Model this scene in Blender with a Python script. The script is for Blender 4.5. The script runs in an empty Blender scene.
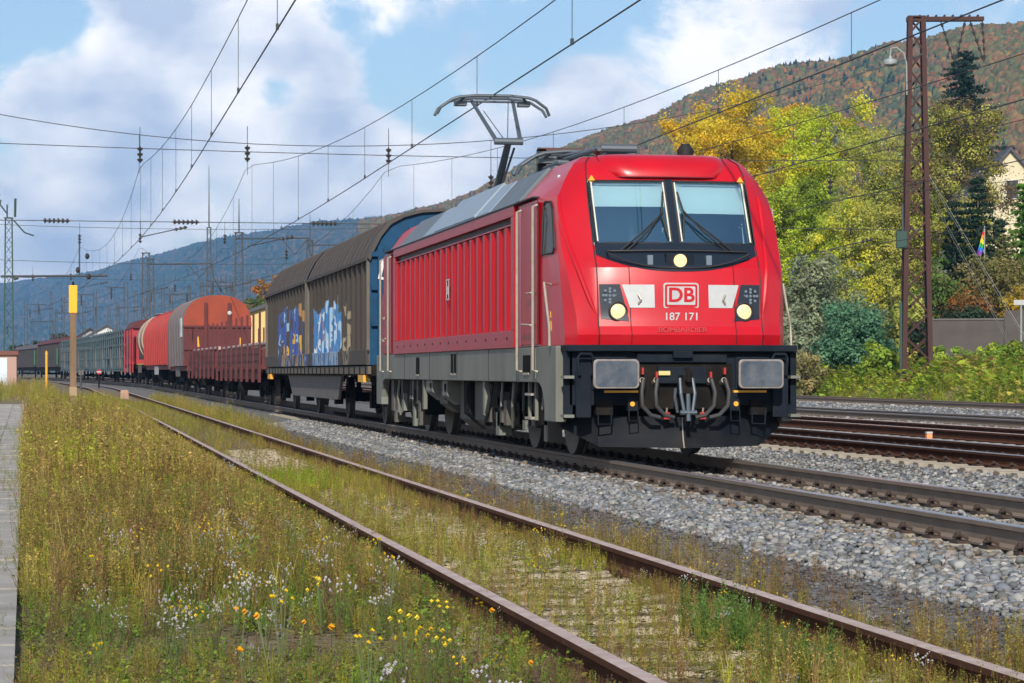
import bpy, math, random
import numpy as np
from mathutils import Vector, Matrix
R = math.radians
sc = bpy.context.scene
col = sc.collection
random.seed(7)
rng = np.random.default_rng(11)

# ------------------------------------------------------------------ camera
cam = bpy.data.objects.new('camera', bpy.data.cameras.new('camera'))
col.objects.link(cam)
cam.location = (0, 0, 1.373)
cam.rotation_euler = (R(90), 0, R(-10.106))
cam.data.sensor_width = 36
cam.data.lens = 88.04
cam.data.shift_y = 0.0299
cam.data.clip_start = 0.1
cam.data.clip_end = 20000
sc.camera = cam

# ------------------------------------------------------------------ light
TO_SUN = Vector((-0.24, -1.0, 0.66)).normalized()
SUN_EL = math.asin(TO_SUN.z)
SUN_ROT = math.atan2(TO_SUN.x, TO_SUN.y)
sun = bpy.data.objects.new('sun', bpy.data.lights.new('sun', 'SUN'))
col.objects.link(sun)
sun.data.energy = 4.5
sun.data.angle = R(0.6)
sun.data.color = (1.0, 0.93, 0.82)
sun.rotation_euler = TO_SUN.to_track_quat('Z', 'Y').to_euler()
sc.view_settings.view_transform = 'Standard'
sc.view_settings.look = 'None'
sc.view_settings.exposure = 0.16
sc.view_settings.gamma = 1
sc.view_settings.use_curve_mapping = False
sc.cycles.use_denoising = True
sc.cycles.max_bounces = 6
sc.cycles.diffuse_bounces = 3
sc.cycles.volume_bounces = 1

def pix_dir(u, v):
    d = cam.rotation_euler.to_matrix() @ Vector(((u - 512) / 2504.3, (372.1 - v) / 2504.3, -1))
    return d.normalized()

w = bpy.data.worlds.new('World'); sc.world = w; w.use_nodes = True
nt = w.node_tree; nt.nodes.clear()
N = nt.nodes.new; L = nt.links.new
out = N('ShaderNodeOutputWorld')
sky = N('ShaderNodeTexSky'); sky.sky_type = 'NISHITA'; sky.sun_disc = False
sky.sun_elevation = SUN_EL; sky.sun_rotation = SUN_ROT
sky.air_density = 1.0; sky.dust_density = 0.6; sky.ozone_density = 3.0
bg = N('ShaderNodeBackground'); bg.inputs['Strength'].default_value = 0.115
L(sky.outputs[0], bg.inputs['Color'])
tc = N('ShaderNodeTexCoord')
mp = N('ShaderNodeMapping'); mp.inputs['Scale'].default_value = (1, 1, 1.5)
L(tc.outputs['Generated'], mp.inputs['Vector'])
nz = N('ShaderNodeTexNoise'); nz.inputs['Scale'].default_value = 9.5; nz.inputs['Detail'].default_value = 9
nz.inputs['Roughness'].default_value = 0.60; nz.inputs['Distortion'].default_value = 0.35
L(mp.outputs[0], nz.inputs['Vector'])
def math_node(op, a=None, b=None, clamp=False):
    n = N('ShaderNodeMath'); n.operation = op; n.use_clamp = clamp
    for i, x in enumerate((a, b)):
        if x is None: continue
        if isinstance(x, (int, float)): n.inputs[i].default_value = x
        else: L(x, n.inputs[i])
    return n.outputs[0]
acc = nz.outputs['Fac']
# where the cloud deck opens (negative) or thickens (positive): fixed compass directions of the sky
for u, v, s, a in ((20, 10, 60, -.26), (90, 20, 40, -.12), (204, 47, 22, -.16), (119, 89, 22, -.12), (275, 98, 30, -.20), (335, 20, 40, -.10), (400, 70, 38, -.24),
                   (500, 30, 60, -.15), (600, 10, 60, -.09), (760, 30, 80, -.07), (13, 150, 26, -.10), (440, 120, 35, -.16), (900, -10, 80, -.1),
                   (190, 110, 70, .16), (90, 180, 80, .16), (300, 170, 70, .16), (585, 95, 55, .15), (470, 190, 50, .12), (680, 95, 60, .08), (130, 45, 30, .10), (395, 15, 30, .04), (300, 50, 35, .10)):
    d = pix_dir(u, v)
    dp = N('ShaderNodeVectorMath'); dp.operation = 'DISTANCE'
    nrm = N('ShaderNodeVectorMath'); nrm.operation = 'NORMALIZE'
    L(tc.outputs['Generated'], nrm.inputs[0]); L(nrm.outputs[0], dp.inputs[0]); dp.inputs[1].default_value = d
    q = math_node('DIVIDE', dp.outputs['Value'], s / 2504.3)
    q = math_node('MULTIPLY', q, q)
    q = math_node('MULTIPLY', q, -1.0)
    q = math_node('EXPONENT', q)
    q = math_node('MULTIPLY', q, a)
    acc = math_node('ADD', acc, q)
sx_ = N('ShaderNodeSeparateXYZ'); L(nrm.outputs[0], sx_.inputs[0])       # unseen clouds overhead thinned to weaken the sky's fill light
ov = N('ShaderNodeMapRange'); ov.interpolation_type = 'SMOOTHSTEP'; ov.inputs['From Min'].default_value = .20; ov.inputs['From Max'].default_value = .45; ov.inputs['To Max'].default_value = -.22
L(sx_.outputs['Z'], ov.inputs['Value']); acc = math_node('ADD', acc, ov.outputs['Result'])
rp = N('ShaderNodeMapRange'); rp.interpolation_type = 'SMOOTHSTEP'
rp.inputs['From Min'].default_value = 0.385; rp.inputs['From Max'].default_value = 0.50
rp.inputs['To Min'].default_value = 0.03; rp.inputs['To Max'].default_value = 1.0
L(acc, rp.inputs['Value'])
nz2 = N('ShaderNodeTexNoise'); nz2.inputs['Scale'].default_value = 17; nz2.inputs['Detail'].default_value = 6
L(mp.outputs[0], nz2.inputs['Vector'])
cr = N('ShaderNodeValToRGB')  # grey to white by noise paints the clouds' own shade
cr.color_ramp.elements[0].position = .34; cr.color_ramp.elements[0].color = (.44, .51, .64, 1)
cr.color_ramp.elements[1].position = .60; cr.color_ramp.elements[1].color = (.97, .94, .92, 1)
L(nz2.outputs['Fac'], cr.inputs['Fac'])
bgc = N('ShaderNodeBackground'); bgc.inputs['Strength'].default_value = 1.32
L(cr.outputs['Color'], bgc.inputs['Color'])
mx = N('ShaderNodeMixShader')
L(rp.outputs['Result'], mx.inputs[0]); L(bg.outputs[0], mx.inputs[1]); L(bgc.outputs[0], mx.inputs[2])
L(mx.outputs[0], out.inputs['Surface'])

# ------------------------------------------------------------------ materials
MATS = {}
def mat(name, base, rough=.6, metal=0., var=None, vscale=4., vamt=.5, bump=0., bscale=30., spec=.5, coat=0., attr=None, trans=0., stretch=(1, 1, 1), emit=None, estr=0., detail=5.):
    """Principled material; var = second colour mixed in by noise in object space; attr = colour attribute multiplied in."""
    if name in MATS: return MATS[name]
    m = bpy.data.materials.new(name); m.use_nodes = True
    t = m.node_tree; b = t.nodes['Principled BSDF']; n = t.nodes.new; l = t.links.new
    b.inputs['Roughness'].default_value = rough; b.inputs['Metallic'].default_value = metal
    b.inputs['Specular IOR Level'].default_value = spec; b.inputs['Coat Weight'].default_value = coat
    b.inputs['Coat Roughness'].default_value = .08
    c = None
    tx = n('ShaderNodeTexCoord'); mpn = n('ShaderNodeMapping'); mpn.inputs['Scale'].default_value = stretch
    l(tx.outputs['Object'], mpn.inputs['Vector'])
    if var is not None:
        z = n('ShaderNodeTexNoise'); z.inputs['Scale'].default_value = vscale; z.inputs['Detail'].default_value = detail; z.inputs['Roughness'].default_value = .62
        l(mpn.outputs[0], z.inputs['Vector'])
        r = n('ShaderNodeMapRange'); r.inputs['From Min'].default_value = .5 - .28 * (1 - .5 * vamt) + .1 * (1 - vamt); r.inputs['From Max'].default_value = .72
        r.inputs['To Max'].default_value = min(1, vamt * 1.3)
        l(z.outputs['Fac'], r.inputs['Value'])
        x = n('ShaderNodeMix'); x.data_type = 'RGBA'
        x.inputs[6].default_value = (*base, 1); x.inputs[7].default_value = (*var, 1)
        l(r.outputs['Result'], x.inputs[0]); c = x.outputs[2]
    if attr:
        a = n('ShaderNodeAttribute'); a.attribute_name = attr
        if c is None: c = a.outputs['Color']
        else:
            x = n('ShaderNodeMix'); x.data_type = 'RGBA'; x.blend_type = 'MULTIPLY'; x.inputs[0].default_value = 1
            l(c, x.inputs[6]); l(a.outputs['Color'], x.inputs[7]); c = x.outputs[2]
    if c is None: b.inputs['Base Color'].default_value = (*base, 1)
    else: l(c, b.inputs['Base Color'])
    if bump:
        z = n('ShaderNodeTexNoise'); z.inputs['Scale'].default_value = bscale; z.inputs['Detail'].default_value = 4
        l(mpn.outputs[0], z.inputs['Vector'])
        bn = n('ShaderNodeBump'); bn.inputs['Strength'].default_value = bump; bn.inputs['Distance'].default_value = .02
        l(z.outputs['Fac'], bn.inputs['Height']); l(bn.outputs[0], b.inputs['Normal'])
    if emit:
        b.inputs['Emission Color'].default_value = (*emit, 1); b.inputs['Emission Strength'].default_value = estr
    if trans:
        o = t.nodes['Material Output']
        tr = n('ShaderNodeBsdfTranslucent'); ms = n('ShaderNodeMixShader'); ms.inputs[0].default_value = trans
        if c is None: tr.inputs['Color'].default_value = (*base, 1)
        else: l(c, tr.inputs['Color'])
        l(b.outputs[0], ms.inputs[1]); l(tr.outputs[0], ms.inputs[2]); l(ms.outputs[0], o.inputs['Surface'])
    MATS[name] = m
    return m

# ------------------------------------------------------------------ mesh helpers
class MB:
    """collects shapes and links them as ONE mesh object"""
    def __init__(s): s.v = []; s.f = []; s.m = []; s.mats = []
    def mi(s, m):
        if m not in s.mats: s.mats.append(m)
        return s.mats.index(m)
    def add(s, vs, fs, m):
        o = len(s.v); k = s.mi(m)
        s.v += [tuple(p) for p in vs]
        for f in fs: s.f.append(tuple(i + o for i in f)); s.m.append(k)
        return s
    def box(s, x0, x1, y0, y1, z0, z1, m, M=None):
        vs = [Vector((x, y, z)) for z in (z0, z1) for y in (y0, y1) for x in (x0, x1)]
        if M is not None: vs = [M @ p for p in vs]
        return s.add(vs, [(0, 2, 3, 1), (4, 5, 7, 6), (0, 1, 5, 4), (1, 3, 7, 5), (3, 2, 6, 7), (2, 0, 4, 6)], m)
    def cyl(s, a, b, r0, m, r1=None, n=10, caps=True):
        a = Vector(a); b = Vector(b); r1 = r0 if r1 is None else r1
        d = (b - a).normalized(); u = d.orthogonal().normalized(); w_ = d.cross(u)
        vs = []
        for p, r in ((a, r0), (b, r1)):
            for i in range(n):
                t = 2 * math.pi * i / n
                vs.append(p + (u * math.cos(t) + w_ * math.sin(t)) * r)
        fs = [(i, (i + 1) % n, n + (i + 1) % n, n + i) for i in range(n)]
        if caps: fs += [tuple(range(n))[::-1], tuple(range(n, 2 * n))]
        return s.add(vs, fs, m)
    def tube(s, pts, r, m, n=6, closed=False):
        pts = [Vector(p) for p in pts]; rr = r if isinstance(r, (list, tuple)) else [r] * len(pts)
        vs = []; fs = []; u = None; k = len(pts)
        for i, p in enumerate(pts):
            if closed: d = pts[(i + 1) % k] - pts[i - 1]
            else: d = pts[min(i + 1, k - 1)] - pts[max(i - 1, 0)]
            d.normalize()
            if u is None: u = d.orthogonal().normalized()
            else:
                u = (u - d * u.dot(d))
                u = u.normalized() if u.length > 1e-6 else d.orthogonal().normalized()
            q = d.cross(u)
            for j in range(n):
                t = 2 * math.pi * j / n
                vs.append(p + (u * math.cos(t) + q * math.sin(t)) * rr[i])
        for i in range(k if closed else k - 1):
            for j in range(n):
                a = i * n + j; b = i * n + (j + 1) % n; i2 = ((i + 1) % k) * n
                fs.append((a, b, i2 + (j + 1) % n, i2 + j))
        if not closed: fs += [tuple(range(n))[::-1], tuple(range((k - 1) * n, k * n))]
        return s.add(vs, fs, m)
    def prism(s, poly, axis, a, b, m):
        """closed polygon in the plane across axis, extruded from a to b. axis x: (y,z); y: (x,z); z: (x,y)"""
        def P(p, t): return {'x': (t, p[0], p[1]), 'y': (p[0], t, p[1]), 'z': (p[0], p[1], t)}[axis]
        n = len(poly)
        vs = [P(p, a) for p in poly] + [P(p, b) for p in poly]
        fs = [(i, (i + 1) % n, n + (i + 1) % n, n + i) for i in range(n)] + [tuple(range(n))[::-1], tuple(range(n, 2 * n))]
        return s.add(vs, fs, m)
    def lathe(s, prof, c, axis, m, n=24):
        """prof: (radius, along) pairs turned round axis through c"""
        c = Vector(c); ax = {'x': Vector((1, 0, 0)), 'y': Vector((0, 1, 0)), 'z': Vector((0, 0, 1))}[axis]
        u = ax.orthogonal().normalized(); q = ax.cross(u); vs = []; fs = []
        for r, a in prof:
            for j in range(n):
                t = 2 * math.pi * j / n
                vs.append(c + ax * a + (u * math.cos(t) + q * math.sin(t)) * max(r, 1e-4))
        for i in range(len(prof) - 1):
            for j in range(n):
                fs.append((i * n + j, i * n + (j + 1) % n, (i + 1) * n + (j + 1) % n, (i + 1) * n + j))
        fs += [tuple(range(n))[::-1], tuple(range((len(prof) - 1) * n, len(prof) * n))]
        return s.add(vs, fs, m)
    def grid(s, rows, m, skip=None):
        """rows: equal-length lists of points"""
        k = len(rows[0]); vs = [p for r in rows for p in r]; fs = []
        for i in range(len(rows) - 1):
            for j in range(k - 1):
                if skip and skip(i, j): continue
                fs.append((i * k + j, i * k + j + 1, (i + 1) * k + j + 1, (i + 1) * k + j))
        return s.add(vs, fs, m)
    def build(s, name, parent=None, smooth=False, bevel=0., angle=35, fix=True):
        me = bpy.data.meshes.new(name); me.from_pydata(s.v, [], s.f)
        for m in s.mats: me.materials.append(m)
        me.polygons.foreach_set('material_index', s.m)
        if fix:
            import bmesh
            bm = bmesh.new(); bm.from_mesh(me); bmesh.ops.recalc_face_normals(bm, faces=bm.faces); bm.to_mesh(me); bm.free()
        if smooth:
            me.polygons.foreach_set('use_smooth', [True] * len(me.polygons))
            me.set_sharp_from_angle(angle=R(angle))
        o = bpy.data.objects.new(name, me); col.objects.link(o)
        if parent: o.parent = parent
        if bevel:
            b = o.modifiers.new('bevel', 'BEVEL'); b.width = bevel; b.segments = 2; b.limit_method = 'ANGLE'; b.angle_limit = R(40)
        return o

def fast_mesh(name, V, F, mat_, tint=None, parent=None, smooth=False):
    """V (n,3) array, F (m,k) array with k fixed; tint (n,3) per vertex"""
    me = bpy.data.meshes.new(name)
    n, (mf, k) = len(V), F.shape
    me.vertices.add(n); me.vertices.foreach_set('co', np.ascontiguousarray(V, dtype=np.float32).ravel())
    me.loops.add(mf * k); me.loops.foreach_set('vertex_index', np.ascontiguousarray(F, dtype=np.int32).ravel())
    me.polygons.add(mf); me.polygons.foreach_set('loop_start', np.arange(0, mf * k, k, dtype=np.int32))
    me.update(calc_edges=True)
    if smooth: me.polygons.foreach_set('use_smooth', np.ones(mf, dtype=bool))
    if tint is not None:
        a = me.color_attributes.new('tint', 'FLOAT_COLOR', 'POINT')
        a.data.foreach_set('color', np.concatenate([tint, np.ones((n, 1))], 1).astype(np.float32).ravel())
    me.materials.append(mat_)
    o = bpy.data.objects.new(name, me); col.objects.link(o)
    if parent: o.parent = parent
    return o

def replicate(pv, pf, pos, scale, yaw, tint=None, ptint=None, tilt=None):
    """copies of one prototype (pv, pf) into one big array"""
    n = len(pos); c, s = np.cos(yaw), np.sin(yaw)
    scale = np.asarray(scale)
    if scale.ndim == 1: scale = np.repeat(scale[:, None], 3, 1)
    V = pv[None] * scale[:, None, :]
    if tilt is not None:
        ct, st = np.cos(tilt)[:, None], np.sin(tilt)[:, None]
        y, z = V[..., 1].copy(), V[..., 2].copy()
        V[..., 1] = y * ct - z * st; V[..., 2] = y * st + z * ct
    x = V[..., 0] * c[:, None] - V[..., 1] * s[:, None]
    y = V[..., 0] * s[:, None] + V[..., 1] * c[:, None]
    V = np.stack([x, y, V[..., 2]], -1) + pos[:, None, :]
    F = pf[None] + (np.arange(n) * len(pv))[:, None, None]
    T = None
    if tint is not None:
        T = np.repeat(tint[:, None, :], len(pv), 1)
        if ptint is not None: T = T * ptint[None]
        T = T.reshape(-1, 3)
    return V.reshape(-1, 3), F.reshape(-1, pf.shape[1]), T

def join(parts):
    o = 0; V = []; F = []; T = []
    for v, f, t in parts:
        V.append(v); F.append(f + o); o += len(v); T.append(t)
    return np.concatenate(V), np.concatenate(F), (np.concatenate(T) if T[0] is not None else None)

def tag(o, label=None, cat=None, group=None, kind=None):
    if label: o['label'] = label
    if cat: o['category'] = cat
    if group: o['group'] = group
    if kind: o['kind'] = kind
    return o
def thing(name, label, cat, loc=(0, 0, 0), rz=0., group=None):
    o = bpy.data.objects.new(name, None); col.objects.link(o); o.empty_display_size = .2
    o.location = loc; o.rotation_euler = (0, 0, rz)
    return tag(o, label, cat, group)
KIDS = {}
def copy_tree(o, parent=None):
    c = o.copy(); col.objects.link(c)
    if parent: c.parent = parent
    for ch in list(o.children): copy_tree(ch, c)
    return c
def text(body, name, size, loc, rot, m, parent=None, extrude=.003, sx=1., bold=0., align='CENTER'):
    cu = bpy.data.curves.new(name, 'FONT'); cu.body = body; cu.size = size; cu.align_x = align; cu.align_y = 'CENTER'
    cu.extrude = extrude; cu.offset = bold; cu.materials.append(m)
    o = bpy.data.objects.new(name, cu); col.objects.link(o); o.location = loc; o.rotation_euler = rot; o.scale = (sx, 1, 1)
    bpy.context.view_layer.update()
    dg = bpy.context.evaluated_depsgraph_get()
    me = bpy.data.meshes.new_from_object(o.evaluated_get(dg))       # letters become a real mesh
    q = bpy.data.objects.new(name, me); col.objects.link(q); q.location = loc; q.rotation_euler = rot; q.scale = (sx, 1, 1)
    bpy.data.objects.remove(o); bpy.data.curves.remove(cu)
    q.name = name
    if parent: q.parent = parent
    return q

# ------------------------------------------------------------------ line of the railway
def bend(Y): return -.00022 * max(0., Y - 60) ** 2          # the tracks curve gently to the left beyond 60 m
def climb(Y): return .00004 * (min(max(Y, 60.), 150.) - 60) ** 2 + .0012 * max(0., min(Y, 300.) - 150)
bendA = lambda Y: -.00022 * np.maximum(0, Y - 60) ** 2
climbA = lambda Y: .00004 * (np.clip(Y, 60., 150.) - 60) ** 2 + .0012 * np.maximum(0, np.minimum(Y, 300.) - 150)
XM = 7.21; RT = .317
def bank(X):
    return np.interp(X, [-400, -60, -6, 33, 34.4, 40, 55, 100, 200, 600], [6, 2, 0, 0, .8, 1.15, 3.4, 10, 24, 60])

# ------------------------------------------------------------------ ground
gravel_dark = (.16, .165, .175)
m_ground = mat('soil', (.14, .105, .055), .95, var=(.22, .175, .09), vscale=1.3, vamt=.6, bump=.8, bscale=14)
xs = sorted(set([-3400, -1500, -700, -300, -150, -80, -40, -20, -10] + list(np.arange(-6, 6, .5)) + list(range(6, 33, 3)) + [33, 33.5, 34, 34.4, 35, 37, 40, 44, 48, 52, 55, 62, 70, 85, 100, 130, 200, 300, 600, 1200, 3400]))
ys = [-140, -50, 0] + list(np.arange(4, 60, 1.0)) + list(range(60, 300, 8)) + [300, 340, 400, 500, 700, 1000, 1500, 2500, 4000, 7300]
V = []; 
for y in ys:
    for x in xs:
        z = climb(y) + float(bank(x - (bend(min(y, 300)) if x > 5 else 0)))
        if -6 < x < 5 and y < 60: z += .02 * math.sin(x * 5.3 + y * 1.7) * math.sin(y * 2.9 - x)
        if 2.4 < x < 3.7 and y < 60: z -= .045
        V.append((x, y, z - .03))
nx = len(xs)
F = [(j * nx + i, j * nx + i + 1, (j + 1) * nx + i + 1, (j + 1) * nx + i) for j in range(len(ys) - 1) for i in range(nx - 1)]
g = MB(); g.add(V, F, m_ground)
g = g.build('ground', smooth=True, fix=False); tag(g, kind='structure')

# ballast bed under all main tracks
mb = mat('ballast_bed_stone', (.06, .06, .062), .95, var=(.24, .235, .225), vscale=11, vamt=.75, bump=1., bscale=22)
prof = [(4.25, -.05), (4.6, .0), (5.0, .035), (5.75, .115), (8.7, .115), (9.5, .03), (10.7, .03), (11.4, .085), (18.5, .085), (19.3, .05), (20, .12), (23, .12), (24, .02), (28, .02), (29, .12), (32, .12), (32.8, .02), (33.2, -.1)]
rows = []
for y in [-20] + list(range(4, 60, 2)) + list(range(60, 330, 6)):
    rows.append([(x + bend(y), y, z + climb(y)) for x, z in prof])
b = MB(); b.grid(rows, mb); b = b.build('ballast_bed', fix=False); tag(b, kind='structure')

# paved strip along the old platform edge
m_slab = mat('worn_concrete_slab', (.38, .36, .335), .9, var=(.19, .175, .14), vscale=2.2, vamt=.6, bump=.5, bscale=40)
pv = MB()
for k in range(118):
    y0 = 6 + k * .8; y1 = y0 + .785
    for a, bq in ((0, .42), (.43, 1.05)):
        xr = lambda y: -.05 - .0155 * y
        h = .05 + random.uniform(-.008, .008) + climb(y0)
        vs = [(xr(y0) - bq, y0, h), (xr(y0) - a, y0, h), (xr(y1) - a, y1, h + random.uniform(-.006, .006)), (xr(y1) - bq, y1, h)]
        vs += [(x, y, z - .2) for x, y, z in vs]
        pv.add(vs, [(0, 1, 2, 3), (0, 4, 5, 1), (1, 5, 6, 2), (2, 6, 7, 3), (3, 7, 4, 0)], m_slab)
o = pv.build('platform_path'); tag(o, kind='structure')

# ------------------------------------------------------------------ tracks
m_railtop = mat('polished_rail_head', (.50, .48, .46), .32, .85)
m_railside = mat('rail_web', (.21, .165, .128), .8, .0, var=(.15, .11, .082), vscale=3, vamt=.5, spec=.25)
m_rust = mat('shaded_rusty_rail_web', (.070, .030, .018), .95, .0, var=(.125, .055, .030), vscale=5, vamt=.6, spec=.12)  # rust brown, darkened for the shade on the rail sides
m_rusttop = mat('rusty_rail_head', (.50, .40, .36), .6, .0, var=(.30, .20, .16), vscale=6, vamt=.6, spec=.3)
m_conc = mat('concrete_sleeper', (.33, .295, .235), .9, var=(.20, .16, .115), vscale=6, vamt=.6, bump=.4, bscale=60)
m_wood = mat('weathered_sleeper', (.44, .38, .29), .95, var=(.27, .22, .15), vscale=9, vamt=.7, bump=.8, bscale=30, stretch=(1, 6, 1))
m_clip = mat('rail_clip_iron', (.045, .033, .028), .8, .3, var=(.10, .06, .04), vscale=30)
RP = [(-.07, 0), (.07, 0), (.07, .015), (.012, .035), (.012, .125), (.036, .135), (.036, .165), (.03, .172), (-.03, .172), (-.036, .165), (-.036, .135), (-.012, .125), (-.012, .035), (-.07, .015)]
def rail(parent, x, top, side, headm, y0=-10, y1=290, bnd=1.0, cl=1.0):
    Y = [y0] + list(np.arange(max(0, y0), 60, 12)) + list(np.arange(60, y1 + 1, 6))
    m = MB(); n = len(RP); vs = []; fs = []
    for y in Y:
        for px, pz in RP: vs.append((x + px + bnd * bend(y), y, top - .172 + pz + cl * climb(y)))
    a = []; bb = []
    for i in range(len(Y) - 1):
        for j in range(n):
            f = (i * n + j, i * n + (j + 1) % n, (i + 1) * n + (j + 1) % n, (i + 1) * n + j)
            (bb if j in (7, 8) or j == 7 else a).append(f)
    m.add(vs, a, side); m.v = list(m.v); k = m.mi(headm)
    for f in bb: m.f.append(f); m.m.append(k)
    m.f.append(tuple(range(n))[::-1]); m.m.append(0)
    return m.build('rail', parent, fix=False)
def sleeper_mesh(m, half=1.3, wdt=.23, hgt=.16, dip=.03, rough=0.):
    b = MB(); prof = [(-half, 0), (-.75, 0.0), (-.3, -dip), (.3, -dip), (.75, 0.0), (half, 0)]
    vs = []; 
    for x, z in prof:
        for yy, zz in ((-wdt / 2, -hgt), (-wdt / 2 + .0, z - .02), (-wdt / 2 + .03, z), (wdt / 2 - .03, z), (wdt / 2, z - .02), (wdt / 2, -hgt)):
            vs.append((x + random.uniform(-rough, rough), yy + random.uniform(-rough, rough), zz + random.uniform(-rough, rough)))
    fs = [(i * 6 + j, i * 6 + j + 1, (i + 1) * 6 + j + 1, (i + 1) * 6 + j) for i in range(5) for j in range(5)]
    fs += [(0, 1, 2, 3, 4, 5), tuple(range(30, 36))[::-1]]
    b.add(vs, fs, m); return b
def fastening():
    b = MB(); b.box(-.165, .165, -.07, .07, -.004, .006, m_clip)
    for sx in (-1, 1):
        b.box(sx * .115 - .045, sx * .115 + .045, -.085, .085, 0, .022, m_clip)
        b.cyl((sx * .12, 0, .02), (sx * .12, 0, .085), .02, m_clip, n=8)
        b.tube([(sx * .07, -.07, .035), (sx * .12, -.06, .06), (sx * .155, 0, .045), (sx * .12, .06, .06), (sx * .07, .07, .035)], .012, m_clip, n=6)
    return b
def track(label, X, top, sm, hm, slm, ys_, sleeper_clips, bnd=1., cl=1., group='railway tracks of the yard', y0=-10, y1=290, rough=0., half=1.3, lift=0.):
    t = thing('railway_track', label, 'railway track', (0, 0, 0), 0, group)
    for sx in (-.7535, .7535): rail(t, X + sx, top, sm, hm, y0, y1, bnd, cl)
    first = None
    for y in ys_:
        if first is None:
            s0 = sleeper_mesh(slm, rough=rough, half=half)
            first = s = s0.build('sleeper', t, fix=True)
            if sleeper_clips:
                for sx in (-.7535, .7535):
                    c = fastening().build('rail_fastening', s); c.location = (sx, 0, 0)
        else:
            s = copy_tree(first, t)
        ang = math.atan(.00044 * max(0, y - 60)) * bnd
        s.location = (X + bnd * bend(y) + random.uniform(-.01, .01), y, top - .172 - .004 + lift + cl * climb(y) + random.uniform(-.004, .002)); s.rotation_euler = (0, 0, ang + random.uniform(-rough, rough))
    return t
track('grey main track with polished rails and concrete sleepers under the red locomotive', XM, RT, m_railside, m_railtop, m_conc, np.arange(14.2, 74, .6), True)
track('overgrown siding with thin rusty rails half hidden by weeds', 3.076, .14, m_rust, m_rusttop, m_wood, np.arange(8.6, 46, .62), False, bnd=.55, cl=.9, rough=.014, lift=.022)
track('rusty track with pale sleeper ends just beyond the main track', 12.7, RT, m_rust, m_railtop, m_conc, np.arange(26, 86, .6), True)
track('very rusty brown track, third from the front of the right yard', 16.75, RT, m_rust, m_rusttop, m_conc, np.arange(40, 92, .6), False)
track('dark track with grey rails between the rusty track and the last track', 21.5, RT, m_railside, m_railtop, m_conc, np.arange(50, 110, .6), False)
track('last dark track beside the green embankment', 30.6, RT, m_railside, m_railside, m_conc, np.arange(76, 130, .6), False)
# ------------------------------------------------------------------ locomotive (local: x across, y back from the buffer faces, z above rail)
m_red = mat('red_paint', (.50, .0045, .013), .34, var=(.36, .007, .013), vscale=2.6, vamt=.55, coat=.15, spec=.4, stretch=(1, 1, .45), bump=.035, bscale=5)
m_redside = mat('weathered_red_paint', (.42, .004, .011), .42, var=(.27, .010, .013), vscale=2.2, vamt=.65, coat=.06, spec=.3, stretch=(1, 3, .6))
m_grey = mat('underframe_grey', (.175, .185, .160), .6, var=(.11, .105, .085), vscale=2.2, vamt=.6, stretch=(1, 1, .4))
m_navy = mat('dark_headstock_paint', (.009, .014, .022), .6, var=(.022, .026, .032), vscale=5, vamt=.5, spec=.06)
m_dark = mat('underframe_grime_and_shade', (.009, .009, .009), .85, var=(.028, .023, .018), vscale=4, vamt=.6, spec=.06)  # also paints the shade of the frame slots and headstock recess
m_seam = mat('black_rubber_and_shade', (.012, .012, .014), .6)  # also blackens the panel gap and wagon openings as painted shade
m_glass = mat('dark_side_glass', (.008, .010, .012), .12, spec=.25)
m_steel = mat('handrail_steel', (.42, .38, .32), .45, .3, var=(.30, .24, .17), vscale=9)
m_deepred = mat('fairing_shade_red', (.24, .003, .008), .5)  # darker red standing in for shade along the roof fairing edge
m_white = mat('white_paint', (.46, .475, .48), .5, var=(.36, .365, .365), vscale=6)
m_black = mat('gloss_black_panel', (.012, .018, .028), .22, spec=.5)
m_roof = mat('pale_roof_panel', (.24, .31, .38), .5, var=(.19, .25, .31), vscale=2, vamt=.5)
m_roofd = mat('grey_roof_panel', (.11, .135, .155), .5, var=(.08, .095, .105), vscale=3, vamt=.5)
m_yel = mat('safety_yellow', (.75, .36, .03), .5)
m_wheel = mat('wheel_steel', (.05, .044, .038), .7, .2, var=(.03, .025, .022), vscale=7)
m_tyre = mat('worn_tyre', (.085, .075, .065), .5, .4)
m_buf = mat('greasy_buffer_plate', (.045, .065, .095), .4, .3, var=(.19, .20, .21), vscale=5.5, vamt=.5)
m_bufedge = mat('rubbed_buffer_edge', (.27, .25, .24), .5, .3, var=(.15, .10, .08), vscale=10)
m_rubber = mat('air_hose_rubber', (.035, .036, .038), .6)
m_redtap = mat('red_tap_handle', (.38, .018, .014), .6)
m_insul = mat('brown_insulator', (.10, .045, .03), .35)
m_lamp = mat('lit_headlamp', (.25, .2, .12), .3, emit=(1, .74, .36), estr=.95)
m_lens = mat('unlit_lamp_lens', (.13, .17, .21), .2, spec=.6)
m_blind = mat('sun_blind', (.80, .86, .84), .8)
m_cabin = mat('cab_interior', (.46, .66, .74), .9)
m_shackle = mat('oily_shackle', (.10, .125, .15), .4, .5)
m_pan = mat('pantograph_steel', (.10, .12, .14), .5, .4)

loco = thing('locomotive', 'bright red electric locomotive with lit headlights hauling the goods train', 'locomotive', (XM, 28.57, RT))

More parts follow.
